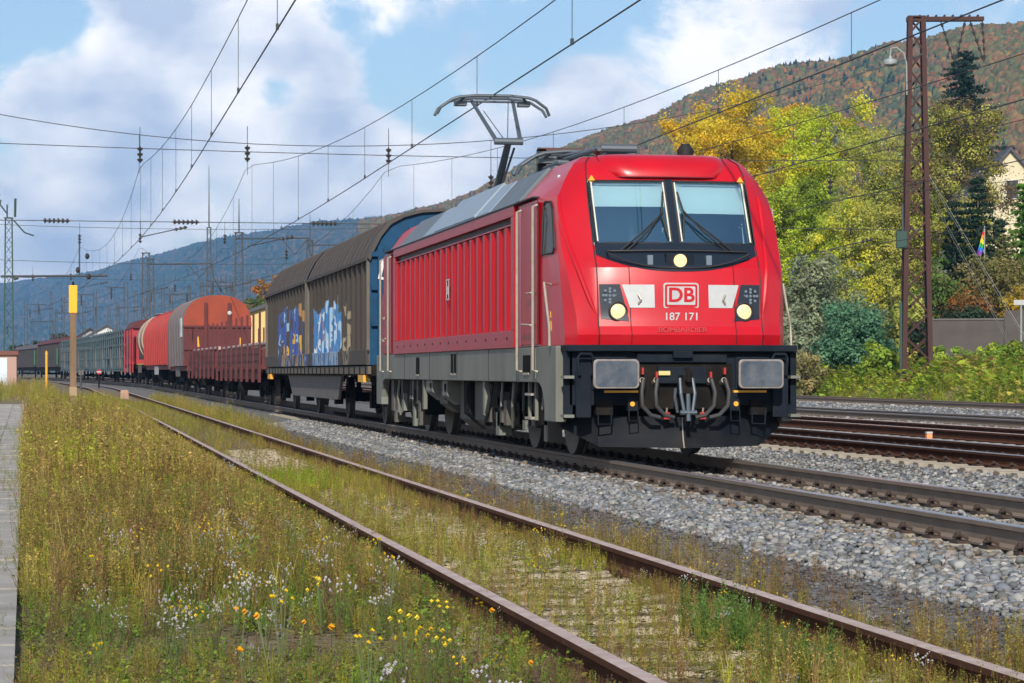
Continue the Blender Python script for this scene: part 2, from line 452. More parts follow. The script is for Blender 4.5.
ZB = [1.38, 1.50, 1.60, 1.75, 2.1, 2.3, 2.58, 3.39, 3.50, 3.62, 3.70]
YB = [.31, .27, .33, .36, .40, .45, .64, 1.09, 1.17, 1.31, 1.48]
def yF(x, z): return float(np.interp(z, ZB, YB)) + .10 * x * x
def xF(z): return float(np.interp(z, [1.38, 3.2, 3.48, 3.62, 3.70], [1.0, 1.0, .985, .955, .88]))
def xS(z): return float(np.interp(z, [1.38, 2.3, 2.9, 3.2, 3.33, 3.48, 3.62, 3.70], [1.36, 1.38, 1.36, 1.31, 1.25, 1.16, 1.06, .95]))
def yS(z): return float(np.interp(z, [1.38, 1.75, 2.3, 3.2, 3.33, 3.62, 3.70], [.95, .98, 1.05, 1.34, 1.40, 1.58, 1.68]))
def xW(z): return float(np.interp(z, [1.38, 3.16, 3.2, 3.33, 3.48, 3.62, 3.70], [1.455, 1.455, 1.44, 1.32, 1.19, 1.05, .975]))
def sideX(y, z):
    return float(np.interp(y, [yS(z), 1.95, 4], [xS(z), xW(z), xW(z)]))
LV = [1.38, 1.44, 1.50, 1.54, 1.60, 1.68, 1.75, 1.9, 2.05, 2.2, 2.3, 2.4, 2.5, 2.58, 2.8, 3.0, 3.1, 3.2, 3.39, 3.44, 3.50, 3.55, 3.62, 3.67, 3.70]
FX = [-.75, -.5, -.25, 0, .25, .5, .75]
def ring(z):
    f, s = (xF(z), yF(xF(z), z)), (xS(z), yS(z))
    t = min(1, max(0, (z - 1.72) / 1.48)); t = .02 + .93 * t
    bulge = .10 * math.sin(math.pi * min(1, max(0, t))) ** .7 if t > .03 else .02
    c = (f[0] + (s[0] - f[0]) * t + bulge * .6, f[1] + (s[1] - f[1]) * t - bulge * .8)
    def lerp(a, b, k, bu=0): return (a[0] + (b[0] - a[0]) * k + bu * .6, a[1] + (b[1] - a[1]) * k - bu * .8)
    rb = .16 * (1 - t)
    m1, m2 = lerp(c, s, .4, rb * .9), lerp(c, s, .75, rb * .8)
    ya = s[1] + .05; half = [f, lerp(f, c, .5, .008), c, m1, m2, s, (sideX(ya, z), ya), (xW(z), 1.95), (xW(z), 3.36)]
    L_ = [(-x, y, z) for x, y in half[::-1]]
    F_ = [(x * f[0], yF(x * f[0], z), z) for x in FX]
    R_ = [(x, y, z) for x, y in half]
    return L_ + F_ + R_
def cab(parent):
    m = MB(); rows = [ring(z) for z in LV]
    i0, i1 = LV.index(2.58), LV.index(3.39)
    m.grid(rows, m_red, skip=lambda i, j: i0 <= i < i1 and 8 <= j <= 15)
    top = rows[-1]
    m.add(top, [tuple(range(len(top)))], m_red)
    bot = rows[0]; m.add(bot, [tuple(range(len(bot)))], m_red)
    c = m.build('cab', parent, smooth=True, angle=17)
    # black seams along the corner posts
    for s in (-1, 1):
        q = MB(); q.tube([(s * xF(z), yF(xF(z), z) - .004, z) for z in LV], .008, m_seam, n=6); q.build('corner_seam', c)
    for s in (-1, 1):       # raised crease running from the roof corner down to the lamps
        q = MB(); pts_ = []
        for z in LV:
            if 1.74 < z < 3.25: c_ = ring(z)[8 - 2] if s < 0 else ring(z)[17]; pts_.append((c_[0], c_[1] + .006, z))
        q.tube(pts_, [.012] + [.034] * (len(pts_) - 2) + [.02], m_red, n=8); q.build('corner_crease', c, smooth=True)
    # interior, blinds, glass
    q = MB(); q.box(-1.2, 1.2, 1.9, 1.95, 2.3, 3.5, m_cabin); q.box(-1.0, 1.0, .95, 1.6, 2.3, 2.62, m_cabin); q.build('cab_interior', parent)
    for s, zb in ((-1, 3.06), (1, 2.98)):
        a, b_ = (.05, .965)
        ws = thing_part('windscreen', parent)
        def pt(x, z, d): return (s * x, yF(x, z) + d, z)
        q = MB(); xs_ = [a + (b_ - a) * k / 6 for k in range(7)]
        q.grid([[pt(x, z, .012) for x in xs_] for z in (2.59, 2.85, 3.1, 3.385)], m_screen); q.build('pane', ws, smooth=True)
        q = MB(); q.grid([[pt(x * .98 + .01, z, .10) for x in xs_] for z in (zb, 3.2, 3.38)], m_blind); q.build('sun_blind', ws, smooth=True)
        fr = [pt(a, 2.60, -.002), pt(a, 3.375, -.002)] + [pt(x, 3.375, -.002) for x in xs_[1:]] + [pt(b_, 2.60, -.002)] + [pt(x, 2.60, -.002) for x in xs_[::-1][1:-1]]
        q = MB(); q.tube(fr, .012, m_seam, n=6, closed=True); q.build('window_rubber', ws)
        for x in (a + .022, b_ - .022): q = MB(); q.tube([pt(x, 2.62, -.016), pt(x, 3.36, -.016)], .010, m_trim, n=6); q.build('window_trim', ws)
        # wiper
        q = MB(); q.tube([(s * .70, yF(.7, 2.53) - .05, 2.50), (s * .42, yF(.4, 2.72) - .06, 2.72), (s * .13, yF(.1, 2.98) - .05, 2.97)], .013, m_seam)
        q.tube([(s * .62, yF(.7, 2.53) - .05, 2.50), (s * .34, yF(.4, 2.72) - .06, 2.74), (s * .13, yF(.1, 2.98) - .05, 3.00)], .010, m_seam)
        q.tube([(s * .09, yF(.1, 2.68) - .03, 2.66), (s * .14, yF(.1, 2.98) - .035, 2.97), (s * .09, yF(.06, 3.25) - .03, 3.24)], .012, m_seam)
        q.build('windscreen_wiper', parent)
    q = MB(); q.grid([[(x, yF(x, z) - .012, z) for x in (-.05, 0, .05)] for z in (2.58, 2.9, 3.40)], m_black); q.build('centre_pillar', parent)
    # dark boat-shaped panel with lamps below the windscreen
    us = [-1 + k / 10 for k in range(21)]
    low = lambda u: 2.255 + .20 * abs(u) ** 2.4
    q = MB(); q.grid([[(u * .985, yF(u * .985, low(u) + (2.605 - low(u)) * k / 8) - .006, low(u) + (2.605 - low(u)) * k / 8) for u in us] for k in range(9)], m_black)
    q.build('lamp_panel', parent, smooth=True)
    rim = [(u * .86, yF(u * .86, 2.49) - .03, 2.50 + .01 * (1 - u * u)) for u in us] + [(u * .86, yF(u * .86, 2.33) - .03, 2.295 + .17 * abs(u) ** 2.6) for u in us[::-1]]
    q = MB(); q.tube(rim, .012, m_seam, n=6, closed=True); q.build('wiper_cover_rim', parent)
    tl = MB(); tl.box(-.17, .17, yF(0, 2.4) - .05, yF(0, 2.4) + .05, 2.30, 2.47, m_navy); tl = tl.build('top_lamp', parent, bevel=.01)
    q = MB(); q.cyl((0, yF(0, 2.4) - .075, 2.385), (0, yF(0, 2.4) - .03, 2.385), .078, m_lamp, n=20); q.build('lens', tl)
    for s in (-1, 1):
        q = MB(); q.box(s * .36 - .035, s * .36 + .035, yF(.36, 2.4) - .06, yF(.36, 2.4) + .03, 2.33, 2.45, m_lens); q.build('marker_lamp', parent, bevel=.008)
    # headlight clusters
    for s in (-1, 1):
        P = lambda x, z, d=-.008: (s * x, yF(x, z) + d, z)
        def quad(pts, m, name, par, d, k=6):
            (a0, a1), (b0, b1) = pts     # bottom edge, top edge
            rows = []
            for i in range(k + 1):
                t = i / k; e0 = [a0[n_] + (b0[n_] - a0[n_]) * t for n_ in (0, 1)]; e1 = [a1[n_] + (b1[n_] - a1[n_]) * t for n_ in (0, 1)]
                rows.append([P(e0[0] + (e1[0] - e0[0]) * j / 4, e0[1] + (e1[1] - e0[1]) * j / 4, d) for j in range(5)])
            q = MB(); q.grid(rows, m); return q.build(name, par, smooth=True)
        hl = quad((((.97, 1.69), (.64, 1.66)), ((.985, 2.10), (.74, 2.10))), m_black, 'headlight', parent, -.008)
        q = MB(); c = P(.77, 1.775); q.lathe([(.112, .03), (.118, -.014), (.108, -.02), (.098, -.012)], c, 'y', m_seam, 24); q.lathe([(.097, .0), (.09, -.012), (.07, -.022), (.0, -.028)], c, 'y', m_lamp, 24); q.build('lit_lens', hl, smooth=True)
        q = MB(); c = P(.86, 1.965)
        for r_, k_ in ((.08, 8), (.045, 4), (0, 1)):
            for i in range(k_):
                a_ = i * 2 * math.pi / k_
                q.cyl((c[0] + r_ * math.cos(a_), c[1] - .012, c[2] + r_ * math.sin(a_)), (c[0] + r_ * math.cos(a_), c[1] + .02, c[2] + r_ * math.sin(a_)), .017, m_lens, n=10)
        q.build('signal_lens', hl)
        quad((((.625, 1.82), (.33, 1.82)), ((.715, 2.095), (.33, 2.095))), m_white, 'white_panel', parent, -.007)
        q = MB(); q.tube([P(.53, 1.87, -.03), P(.50, 1.92, -.05), P(.53, 1.98, -.03)], .012, m_steel); q.build('bracket', parent)
    # roof fairing above the windscreen
    rows = []
    for z, hw, y0 in ((3.40, .62, 1.14), (3.43, .70, 1.06), (3.50, .755, 1.07), (3.62, .79, 1.16), (3.69, .79, 1.28), (3.73, .75, 1.42)):
        rows.append([(x * hw, y0 + .10 * (x * hw) ** 2 + .16 * abs(x) ** 8, z) for x in us])
    rows.append([(x * .7, 2.6, 3.74) for x in us])
    q = MB(); q.grid(rows, m_red); rf_ = q.build('roof_fairing', parent, smooth=True, angle=50)
    q = MB(); q.tube([rows[4][0], rows[3][0], rows[2][0]] + rows[1][1:-1] + [rows[2][-1], rows[3][-1], rows[4][-1]], .010, m_deepred, n=5); q.build('fairing_shade_line', rf_)  # dark red tube drawn in for the shade under the fairing edge
    return c
def thing_part(name, parent):
    e = bpy.data.objects.new(name, None); col.objects.link(e); e.parent = parent; e.empty_display_size = .1; return e
m_trim = mat('pale_window_trim', (.62, .60, .50), .5)
# windscreen: real tinted glass
m_screen = bpy.data.materials.new('windscreen_glass'); m_screen.use_nodes = True
_t = m_screen.node_tree; _t.nodes.clear()
_o = _t.nodes.new('ShaderNodeOutputMaterial'); _mx = _t.nodes.new('ShaderNodeMixShader'); _tr = _t.nodes.new('ShaderNodeBsdfTransparent'); _gl = _t.nodes.new('ShaderNodeBsdfGlossy')
_tr.inputs[0].default_value = (.72, .86, .90, 1); _gl.inputs['Roughness'].default_value = .03; _gl.inputs[0].default_value = (.62, .90, 1, 1)
_fr = _t.nodes.new('ShaderNodeFresnel'); _fr.inputs[0].default_value = 1.5
_ad = _t.nodes.new('ShaderNodeMath'); _ad.operation = 'ADD'; _ad.inputs[1].default_value = .32
_t.links.new(_fr.outputs[0], _ad.inputs[0]); _t.links.new(_ad.outputs[0], _mx.inputs[0]); _t.links.new(_tr.outputs[0], _mx.inputs[1]); _t.links.new(_gl.outputs[0], _mx.inputs[2]); _t.links.new(_mx.outputs[0], _o.inputs[0])

LEN = 18.9
cab(loco)
rc = MB(); rows = [[(x, LEN - y, z) for x, y, z in ring(z0)] for z0 in LV]
rc.grid(rows, m_redside); rc.add(rows[-1], [tuple(range(len(rows[-1])))], m_redside); rc.build('rear_cab', loco, smooth=True, angle=24)

# machine room
m = MB(); m.prism([(-1.42, 1.37), (1.42, 1.37), (1.42, 3.20), (.97, 3.70), (-.97, 3.70), (-1.42, 3.20)], 'y', 3.36, 15.54, m_redside); m.build('machine_room_body', loco)
for s in (-1, 1):
    m = MB()
    X0, X1 = (-1.49, -1.43) if s < 0 else (1.43, 1.49)
    for y0, y1, z0, z1 in ((3.40, 15.5, 3.08, 3.22), (3.40, 15.5, 1.372, 1.60), (3.40, 3.62, 1.602, 3.078), (15.3, 15.5, 1.602, 3.078)): m.box(X0, X1, y0, y1, z0, z1, m_redside)
    for k in range(14): m.cyl((s * 1.49, 3.9 + k * .85, 1.50), (s * 1.50, 3.9 + k * .85, 1.50), .02, m_seam, n=6)
    m.build('panel_frame', loco, bevel=.012)
    prof = []; y = 3.64
    nr = 20; pitch = (15.28 - 3.64) / nr
    for k in range(nr):
        y0 = 3.64 + k * pitch
        prof += [(y0, 1.427), (y0 + pitch * .60, 1.427), (y0 + pitch * .70, 1.475), (y0 + pitch * .90, 1.475), (y0 + pitch * .985, 1.427)]
    prof.append((15.28, 1.427))
    m = MB(); m.grid([[(s * x, y, z) for y, x in prof] for z in (1.605, 2.96)], m_redside)
    m.box(s * 1.452 - .012, s * 1.452 + .012, 3.64, 15.28, 2.975, 2.995, m_redside)
    m.build('ribbed_panel', loco)
    m = MB(); m.box(s * 1.4215 - .003, s * 1.4215 + .003, 3.64, 15.28, 2.97, 3.07, m_seam); m.build('painted_gap_shade', loco)  # black strip paints the shade in the gap above the ribs
    # roof slope panels
    def slope(y0, y1, d, mm, name, z0=3.245, z1=3.69):
        q = MB(); x0, x1 = 1.42 + .0, .975
        t0, t1 = (z0 - 3.2) / .5, (z1 - 3.2) / .5
        A = lambda t, dd: (s * (1.42 - .45 * t + dd * .74), 3.2 + .5 * t + dd * .67)
        a, b_, c, e = A(t0, .0), A(t1, .0), A(t1, d), A(t0, d)
        q.prism([a, b_, c, e], 'y', y0, y1, mm); return q.build(name, loco, bevel=.008)
    slope(3.42, 4.55, .05, m_roofd, 'roof_panel'); slope(4.58, 5.7, .05, m_roofd, 'roof_panel'); slope(5.73, 6.9, .055, m_roof, 'roof_panel')
    slope(6.95, 10.9, .075, m_roof, 'roof_panel', 3.24, 3.74); slope(10.95, 12.3, .055, m_roof, 'roof_panel'); slope(12.33, 15.3, .05, m_roofd, 'roof_panel')
    m = MB()
    m.box(s * 1.455 - .045, s * 1.455 + .045, 2.0, 16.9, 3.222, 3.24, m_seam); m.build('gutter', loco)
    m = MB()
    m.box(s * 1.44 - .02, s * 1.44 + .02, 3.5, 15.4, 3.242, 3.262, m_roof)
    m.build('roof_edge_strip', loco)
    # grey frame band
    m = MB(); m.prism([(2.0, .93), (2.06, 1.37), (16.9, 1.37), (16.9, .93)], 'x', s * 1.40, s * 1.465, m_grey); m.build('frame_band', loco, bevel=.01)
    for y0, y1, z0, z1 in ((12.35, 12.75, 1.0, 1.30), (8.4, 8.62, 1.02, 1.33), (8.7, 8.92, 1.02, 1.33), (2.35, 2.85, 1.03, 1.27)):
        m = MB(); m.box(s * 1.467 - .004, s * 1.467 + .004, y0, y1, z0, z1, m_dark); m.box(s * 1.47 - .012, s * 1.47 + .012, y0 + .05, y1 - .05, z0 - .01, z0 + .02, m_steel); m.build('frame_slot_shade', loco)  # thin dark plate imitates the shade inside a recessed slot
    for y in (3.3, 5.5, 8.3, 11.2, 14.2):
        m = MB(); m.box(s * 1.467 - .004, s * 1.467 + .004, y, y + .012, .94, 1.36, m_seam); m.build('frame_joint', loco)
    # front skirt with wheel arch
    for e in (0, 1):
        Y = (lambda y: y) if e == 0 else (lambda y: LEN - y)
        arch = [(Y(.72), .46), (Y(.72), 1.372), (Y(2.04), 1.372), (Y(2.0), .93), (Y(1.8), .92), (Y(1.62), .86), (Y(1.5), .74), (Y(1.45), .60), (Y(1.45), .46)]
        m = MB(); m.prism(arch, 'x', s * 1.33, s * 1.46, m_grey); m.build('corner_skirt', loco, bevel=.01)
        # cab side door, window, rails
        m = MB(); m.box(s * 1.462 - .012, s * 1.462 + .012, min(Y(1.86), Y(2.92)), max(Y(1.86), Y(2.92)), 1.40, 3.17, m_redside); dr = m.build('cab_door', loco, bevel=.006)
        m = MB(); m.tube([(s * 1.475, Y(2.0), 2.02), (s * 1.52, Y(2.0), 2.04), (s * 1.52, Y(2.35), 2.04)], .013, m_steel); m.tube([(s * 1.475, Y(2.0), 1.62), (s * 1.53, Y(2.0), 1.64), (s * 1.53, Y(2.6), 1.66)], .013, m_steel); m.build('door_handle', dr)
        for yy in (1.84, 2.94):
            m = MB(); m.box(s * 1.467 - .003, s * 1.467 + .003, min(Y(yy - .025), Y(yy + .025)), max(Y(yy - .025), Y(yy + .025)), 1.39, 3.2, m_seam); m.build('door_seal', loco)
            m = MB(); m.tube([(s * 1.47, Y(yy), 1.06), (s * 1.53, Y(yy), 1.08), (s * 1.53, Y(yy), 3.10), (s * 1.47, Y(yy), 3.12)], .018, m_steel, n=8); m.build('handrail', loco)
        wp = [(1.72, 2.50), (1.72, 3.10), (1.68, 3.15), (1.52, 3.14), (1.42, 3.05), (1.26, 2.75), (1.20, 2.56), (1.24, 2.50)]
        W3 = lambda d: [(s * (sideX(a, b_) + d), Y(a), b_) for a, b_ in wp]
        m = MB(); k = len(wp); m.add(W3(-.02) + W3(.006), [tuple(range(k, 2 * k)), tuple(range(k))[::-1]] + [(i, (i + 1) % k, k + (i + 1) % k, k + i) for i in range(k)], m_glass); sw = m.build('side_window', loco)
        m = MB(); m.tube(W3(.006), .015, m_seam, n=6, closed=True); m.build('window_rubber', sw)
    m = MB(); m.tube([(s * 1.40, 1.30, 2.12), (s * 1.50, 1.25, 2.14), (s * 1.50, 1.05, 1.80), (s * 1.50, .93, 1.62), (s * 1.50, .90, 1.37)], .016, m_steel, n=8); m.build('corner_handrail', loco)
# small white pictogram on the side and lettering
m = MB()
for z in (2.15, 2.45): m.box(-1.484, -1.478, 9.0, 9.35, z, z + .022, m_white)
m.box(-1.484, -1.478, 9.05, 9.075, 2.15, 2.45, m_white); m.box(-1.484, -1.478, 9.27, 9.295, 2.15, 2.45, m_white); m.box(-1.484, -1.478, 9.12, 9.22, 2.24, 2.36, m_white)
m.build('warning_mark', loco)
for s in (-1, 1):
    m = MB(); c = yF(.86, 3.40) - .01
    m.prism([(s * .93 - .06, 3.36), (s * .93 + .06, 3.36), (s * .93, 3.45)], 'y', yF(.93, 3.4) - .012, yF(.93, 3.4) - .006, m_yel); m.build('warning_triangle', loco)
    m = MB(); m.prism([(1.30, 1.72), (1.40, 1.72), (1.35, 1.80)], 'x', s * 1.40, s * (sideX(1.35, 1.75) + .004), m_yel); m.box(min(s * 1.39, s * (sideX(1.35, 1.6) + .004)), max(s * 1.39, s * (sideX(1.35, 1.6) + .004)), 1.31, 1.39, 1.56, 1.68, m_yel); m.build('warning_decal', loco)

# logo: white plate, red frame, red letters
lx, lz = -.01, 1.965
yl = yF(0, lz) - .012
def rrect(w, h, r, n=5):
    pts = []
    for cx, cz, a0 in ((w - r, h - r, 0), (-w + r, h - r, 90), (-w + r, -h + r, 180), (w - r, -h + r, 270)):
        for k in range(n + 1):
            a = R(a0 + 90 * k / n); pts.append((lx + cx + r * math.cos(a), lz + cz + r * math.sin(a)))
    return pts
lg = thing_part('railway_logo', loco)
m = MB(); m.prism(rrect(.215, .152, .035), 'y', yl, yl + .03, m_white); m.build('logo_plate', lg)
m = MB(); m.prism(rrect(.198, .135, .025), 'y', yl - .003, yl - .0005, m_red); m.build('logo_frame', lg)
m = MB(); m.prism(rrect(.172, .109, .012), 'y', yl - .006, yl - .0035, m_white); m.build('logo_field', lg)
text('DB', 'logo_letters', .235, (lx, yl - .008, lz), (R(90), 0, 0), m_red, lg, .002, 1.05, .006)
for q_, dx in (('187', -.118), ('171', .118)): text(q_, 'running_number', .125, (-.01 + dx, yF(0, 1.71) - .006, 1.712), (R(90), 0, 0), m_white, loco, .002, 1.05, .002)
text('BOMBARDIER', 'maker_name', .085, (lx, yF(0, 1.56) - .012, 1.553), (R(70), 0, 0), mat('embossed_letter_red', (.38, .004, .011), .5), loco, .004, 1.15, .002)
for sx in (-.62, .66):
    m = MB(); m.tube([(sx, yF(sx, z) - .001, z) for z in (1.39, 1.5, 1.6, 1.75, 1.9, 2.1, 2.3, 2.36)], .005, m_seam, n=5); m.build('panel_joint', loco)

# headstock, buffers, steps, plough
m = MB(); m.box(-1.40, 1.40, .30, .95, 1.30, 1.378, m_navy); m.box(-1.36, 1.36, .42, .9, .66, 1.298, m_navy)
m.box(-.55, .55, .36, .42, 1.17, 1.28, m_navy); m.box(-.30, .30, .33, .38, .92, 1.12, m_navy); m.box(-.12, .12, .30, .36, 1.22, 1.31, m_navy)
m.build('headstock', loco, bevel=.01)
m = MB(); m.box(-.62, .62, .405, .418, .62, 1.16, m_dark); m.build('headstock_shade_plate', loco)  # dark plate proud of the headstock, painting the shade of a recess
for s in (-1, 1):
    bf = MB(); bf.cyl((s * .875, .42, 1.04), (s * .875, .16, 1.04), .15, m_navy, n=20); bf.cyl((s * .875, .2, 1.04), (s * .875, .05, 1.04), .11, m_dark, n=20)
    bf.box(s * .875 - .21, s * .875 + .21, .40, .46, .84, 1.24, m_navy)
    bf = bf.build('buffer', loco, bevel=.008)
    def rr(cx, cz, w, h, r, n=6):
        pts = []
        for qx, qz, a0 in ((w - r, h - r, 0), (-w + r, h - r, 90), (-w + r, -h + r, 180), (w - r, -h + r, 270)):
            for k in range(n + 1):
                a = R(a0 + 90 * k / n); pts.append((cx + qx + r * math.cos(a), cz + qz + r * math.sin(a)))
        return pts
    h_ = MB(); h_.prism(rr(s * .875, 1.035, .275, .172, .055), 'y', .012, .05, m_bufedge); h_ = h_.build('buffer_head', bf, bevel=.008)
    h_ = MB(); h_.prism(rr(s * .875, 1.035, .250, .150, .05), 'y', .006, .013, m_buf); h_.build('contact_plate', bf)
    m = MB(); m.box(s * .78 - .20, s * .78 + .20, .16, .22, .815, .84, m_yel); m.build('yellow_bar', loco)
    # steps and grab rail at the corner
    st = MB()
    st.box(s * 1.37 - .055, s * 1.37 + .055, .42, .46, .50, 1.30, m_navy)
    st.box(s * 1.20 - .09, s * 1.20 + .09, .34, .38, .52, 1.06, m_navy)
    st = st.build('corner_step', loco, bevel=.006)
    for z in (.52, .98):
        q = MB(); q.box(s * 1.38 - .06, s * 1.38 + .06, .30, .52, z, z + .035, m_grey); q.build('tread', st)
    q = MB(); q.tube([(s * 1.24, .35, 1.0), (s * 1.26, .30, 1.02), (s * 1.28, .30, 1.22), (s * 1.25, .30, 1.27), (s * 1.12, .30, 1.27), (s * 1.09, .30, 1.22), (s * 1.08, .32, 1.08), (s * 1.14, .36, .98)], .018, m_navy, n=8); q.build('grab_rail', loco)
    q = MB(); q.tube([(s * 1.02, .36, .62), (s * 1.02, .36, .44), (s * .86, .36, .44), (s * .86, .36, .62)], .012, m_navy); q.box(s * .94 - .1, s * .94 + .1, .36, .5, .55, .72, m_dark); q.build('hanging_step', loco)
    # sockets
    q = MB(); q.box(s * .62 - .06, s * .62 + .06, .26, .36, .60, .76, m_navy); q.tube([(s * .62 - .05, .27, .60), (s * .62 - .05, .25, .48), (s * .62 + .06, .25, .48), (s * .62 + .06, .27, .60)], .008, m_navy)
    q.cyl((s * .63, .245, .68), (s * .63, .27, .68), .03, m_yel, n=10); q.build('cable_socket', loco)
    # hoses
    for k, (x0, sag) in enumerate(((.33, .10), (.50, .06))):
        x0 *= s; hs = MB()
        hs.cyl((x0, .40, .93), (x0, .30, .96), .035, m_steel, n=10)
        hs.tube([(x0, .36, .97), (x0, .24, .96), (x0 + s * .03, .20, .82), (x0 + s * .02, .21, .66), (x0 - s * .08, .22, .55), (x0 - s * .20, .23, .52)], .026, m_rubber, n=8)
        hs = hs.build('air_hose', loco, smooth=True)
        q = MB(); q.box(x0 - .012, x0 + .012, .27, .33, .99 + .04 * k, 1.06 + .05 * k, m_redtap); q.build('tap', hs)
    q = MB(); q.box(s * .22 - .035, s * .22 + .035, .22, .28, .50, .58, m_redtap); q.cyl((s * .22, .24, .58), (s * .22, .22, .63), .012, m_steel); q.build('hose_coupling', loco)
m = MB(); m.prism([(-.07, .80), (.07, .80), (.05, 1.02), (-.05, 1.02)], 'y', .10, .42, m_dark); m.tube([(0, .12, .95), (0, .03, .96), (0, .02, 1.05), (0, .10, 1.09)], .04, m_dark)
m = m.build('coupling_hook', loco, bevel=.008)
q = MB()
for s in (-1, 1): q.tube([(s * .075, .16, .98), (s * .085, .08, .80), (s * .05, .06, .58)], .022, m_shackle, n=8)
q.cyl((-.10, .06, .58), (.10, .06, .58), .03, m_shackle, n=10); q.tube([(-.12, .1, .58), (-.16, .08, .75), (-.13, .16, .86)], .018, m_shackle, n=8); q.cyl((0, .08, .8), (0, .05, .48), .028, m_shackle, n=10)
q.build('screw_shackle', m)
m = MB(); m.box(-.30, -.16, .30, .33, 1.02, 1.07, mat('yellow_tag', (.6, .5, .2), .6)); m.build('label_plate', loco)
# plough: V-shaped sheet with bent-back ends
pts = [(-1.42, 1.25), (-1.36, .95), (-.98, .62), (0, .36), (.98, .62), (1.36, .95), (1.42, 1.25)]
ztop = [.62, .60, .54, .52, .54, .60, .62]; zbot = [.52, .40, .17, .155, .17, .40, .52]
rows = []
for k in range(5):
    t = k / 4; rows.append([(x, y - .10 * (1 - t) ** 2 * (1 if abs(x) < 1.2 else .3), zb + (zt - zb) * t) for (x, y), zt, zb in zip(pts, ztop, zbot)])
m = MB(); m.grid(rows, m_plough := mat('plough_steel', (.006, .009, .014), .55, .0, var=(.022, .021, .020), vscale=2.5, vamt=.6, spec=.06), None)
m.grid([[(x, y + .03, z) for x, y, z in r] for r in rows], m_plough); pl = m.build('snow_plough', loco, smooth=True, angle=20)
m = MB(); m.tube([(0, rows[k][3][1] - .004, rows[k][3][2]) for k in range(5)], .008, m_steel, n=5); m.build('weld_seam', pl)

# bogies
def wheel(parent, x, y, r, s, hub=.0):
    w_ = MB()
    w_.lathe([(r - .12, -.065), (r - .008, -.062), (r, -.04), (r, .03), (r + .03, .045), (r + .03, .065), (r - .12, .068)], (0, 0, 0), 'x', m_tyre, 36)
    w_.lathe([(.10, -.09), (.18, -.06), (r - .15, -.03), (r - .118, -.055), (r - .118, .05), (.1, .05)], (0, 0, 0), 'x', m_wheel, 28)
    w_.lathe([(.0, -.13), (.11, -.12), (.12, -.06)], (0, 0, 0), 'x', m_wheel, 16)
    o = w_.build('wheel', parent, smooth=True, angle=30); o.location = (x, y, r); o.rotation_euler = (0, 0, 0 if s < 0 else math.pi); return o
m_box = mat('equipment_case', (.075, .070, .060), .75, var=(.12, .105, .085), vscale=4, vamt=.6)
def loco_bogie(yc, flip):
    bg = thing_part('bogie', loco)
    f = MB()
    for s in (-1, 1):
        f.prism([(yc - 1.95, .62), (yc - 1.95, .80), (yc - 1.0, .86), (yc - .5, .70), (yc + .5, .70), (yc + 1.0, .86), (yc + 1.95, .80), (yc + 1.95, .62), (yc + 1.0, .64), (yc + .5, .50), (yc - .5, .50), (yc - 1.0, .64)], 'x', s * .98, s * 1.12, m_dark)
        f.cyl((s * 1.0, yc, .72), (s * 1.0, yc, 1.0), .17, m_dark, n=14)
        f.box(s * 1.14 - .05, s * 1.14 + .05, yc - .75, yc - .62, .45, 1.0, m_dark)
        f.tube([(s * 1.2, yc - .2, .9), (s * 1.22, yc + .9, .62), (s * 1.22, yc + 1.0, .60)], .05, m_dark)
        f.tube([(s * 1.2, yc + .3, .98), (s * 1.25, yc + .45, .6), (s * 1.2, yc + .7, .4), (s * 1.1, yc + 1.1, .36)], .025, m_rubber)
        f.tube([(s * 1.25, yc - .3, 1.0), (s * 1.27, yc - .35, .55), (s * 1.2, yc - .1, .42)], .02, m_rubber)
    for s in (-1, 1):       # brake units, sand boxes and pipework
        for k in range(15):
            y_ = yc + random.uniform(-2.3, 2.3); z_ = random.uniform(.30, .80); h_ = random.uniform(.06, .22); mm = random.choice((m_dark, m_dark, m_box, m_grey))
            f.box(s * 1.24 - .09, s * 1.24 + .09, y_ - random.uniform(.05, .16), y_ + random.uniform(.05, .16), z_ - h_, min(.92, z_ + h_), mm)
        for k in range(6):
            y_ = yc + random.uniform(-2.2, 1.8); f.tube([(s * 1.33, y_, .92), (s * 1.35, y_ + random.uniform(-.1, .2), .6), (s * 1.3, y_ + random.uniform(.1, .4), random.uniform(.25, .5))], .02, random.choice((m_rubber, m_grey)), n=6)
        f.box(s * 1.2 - .16, s * 1.2 + .16, yc - 2.1, yc - 1.75, .40, .92, m_dark); f.box(s * 1.2 - .16, s * 1.2 + .16, yc + 1.78, yc + 2.1, .36, .92, m_box)
    f.box(-1.0, 1.0, yc - .25, yc + .25, .5, .72, m_dark)
    f.build('bogie_frame', bg)
    for dy in (-1.3, 1.3):
        for s in (-1, 1):
            wheel(bg, s * .7535, yc + dy, .60, s)
            a = MB(); a.box(s * 1.08 - .16, s * 1.08 + .16, yc + dy - .24, yc + dy + .24, .34, .78, m_dark); a.cyl((s * 1.17, yc + dy, .58), (s * 1.23, yc + dy, .58), .13, m_dark, n=14)
            for k in (-1, 1): a.cyl((s * 1.12, yc + dy + k * .34, .42), (s * 1.12, yc + dy + k * .34, .86), .105, m_dark, n=12)
            a.box(s * 1.12 - .03, s * 1.12 + .03, yc + dy - .36, yc + dy + .36, .36, .42, m_dark)
            a.build('axle_box', bg)
        a = MB(); a.cyl((-.75, yc + dy, .6), (.75, yc + dy, .6), .09, m_dark, n=12); a.cyl((-.45, yc + dy, .6), (.45, yc + dy, .6), .32, m_dark, n=14); a.build('axle', bg)
loco_bogie(4.23, 0); loco_bogie(14.67, 1)
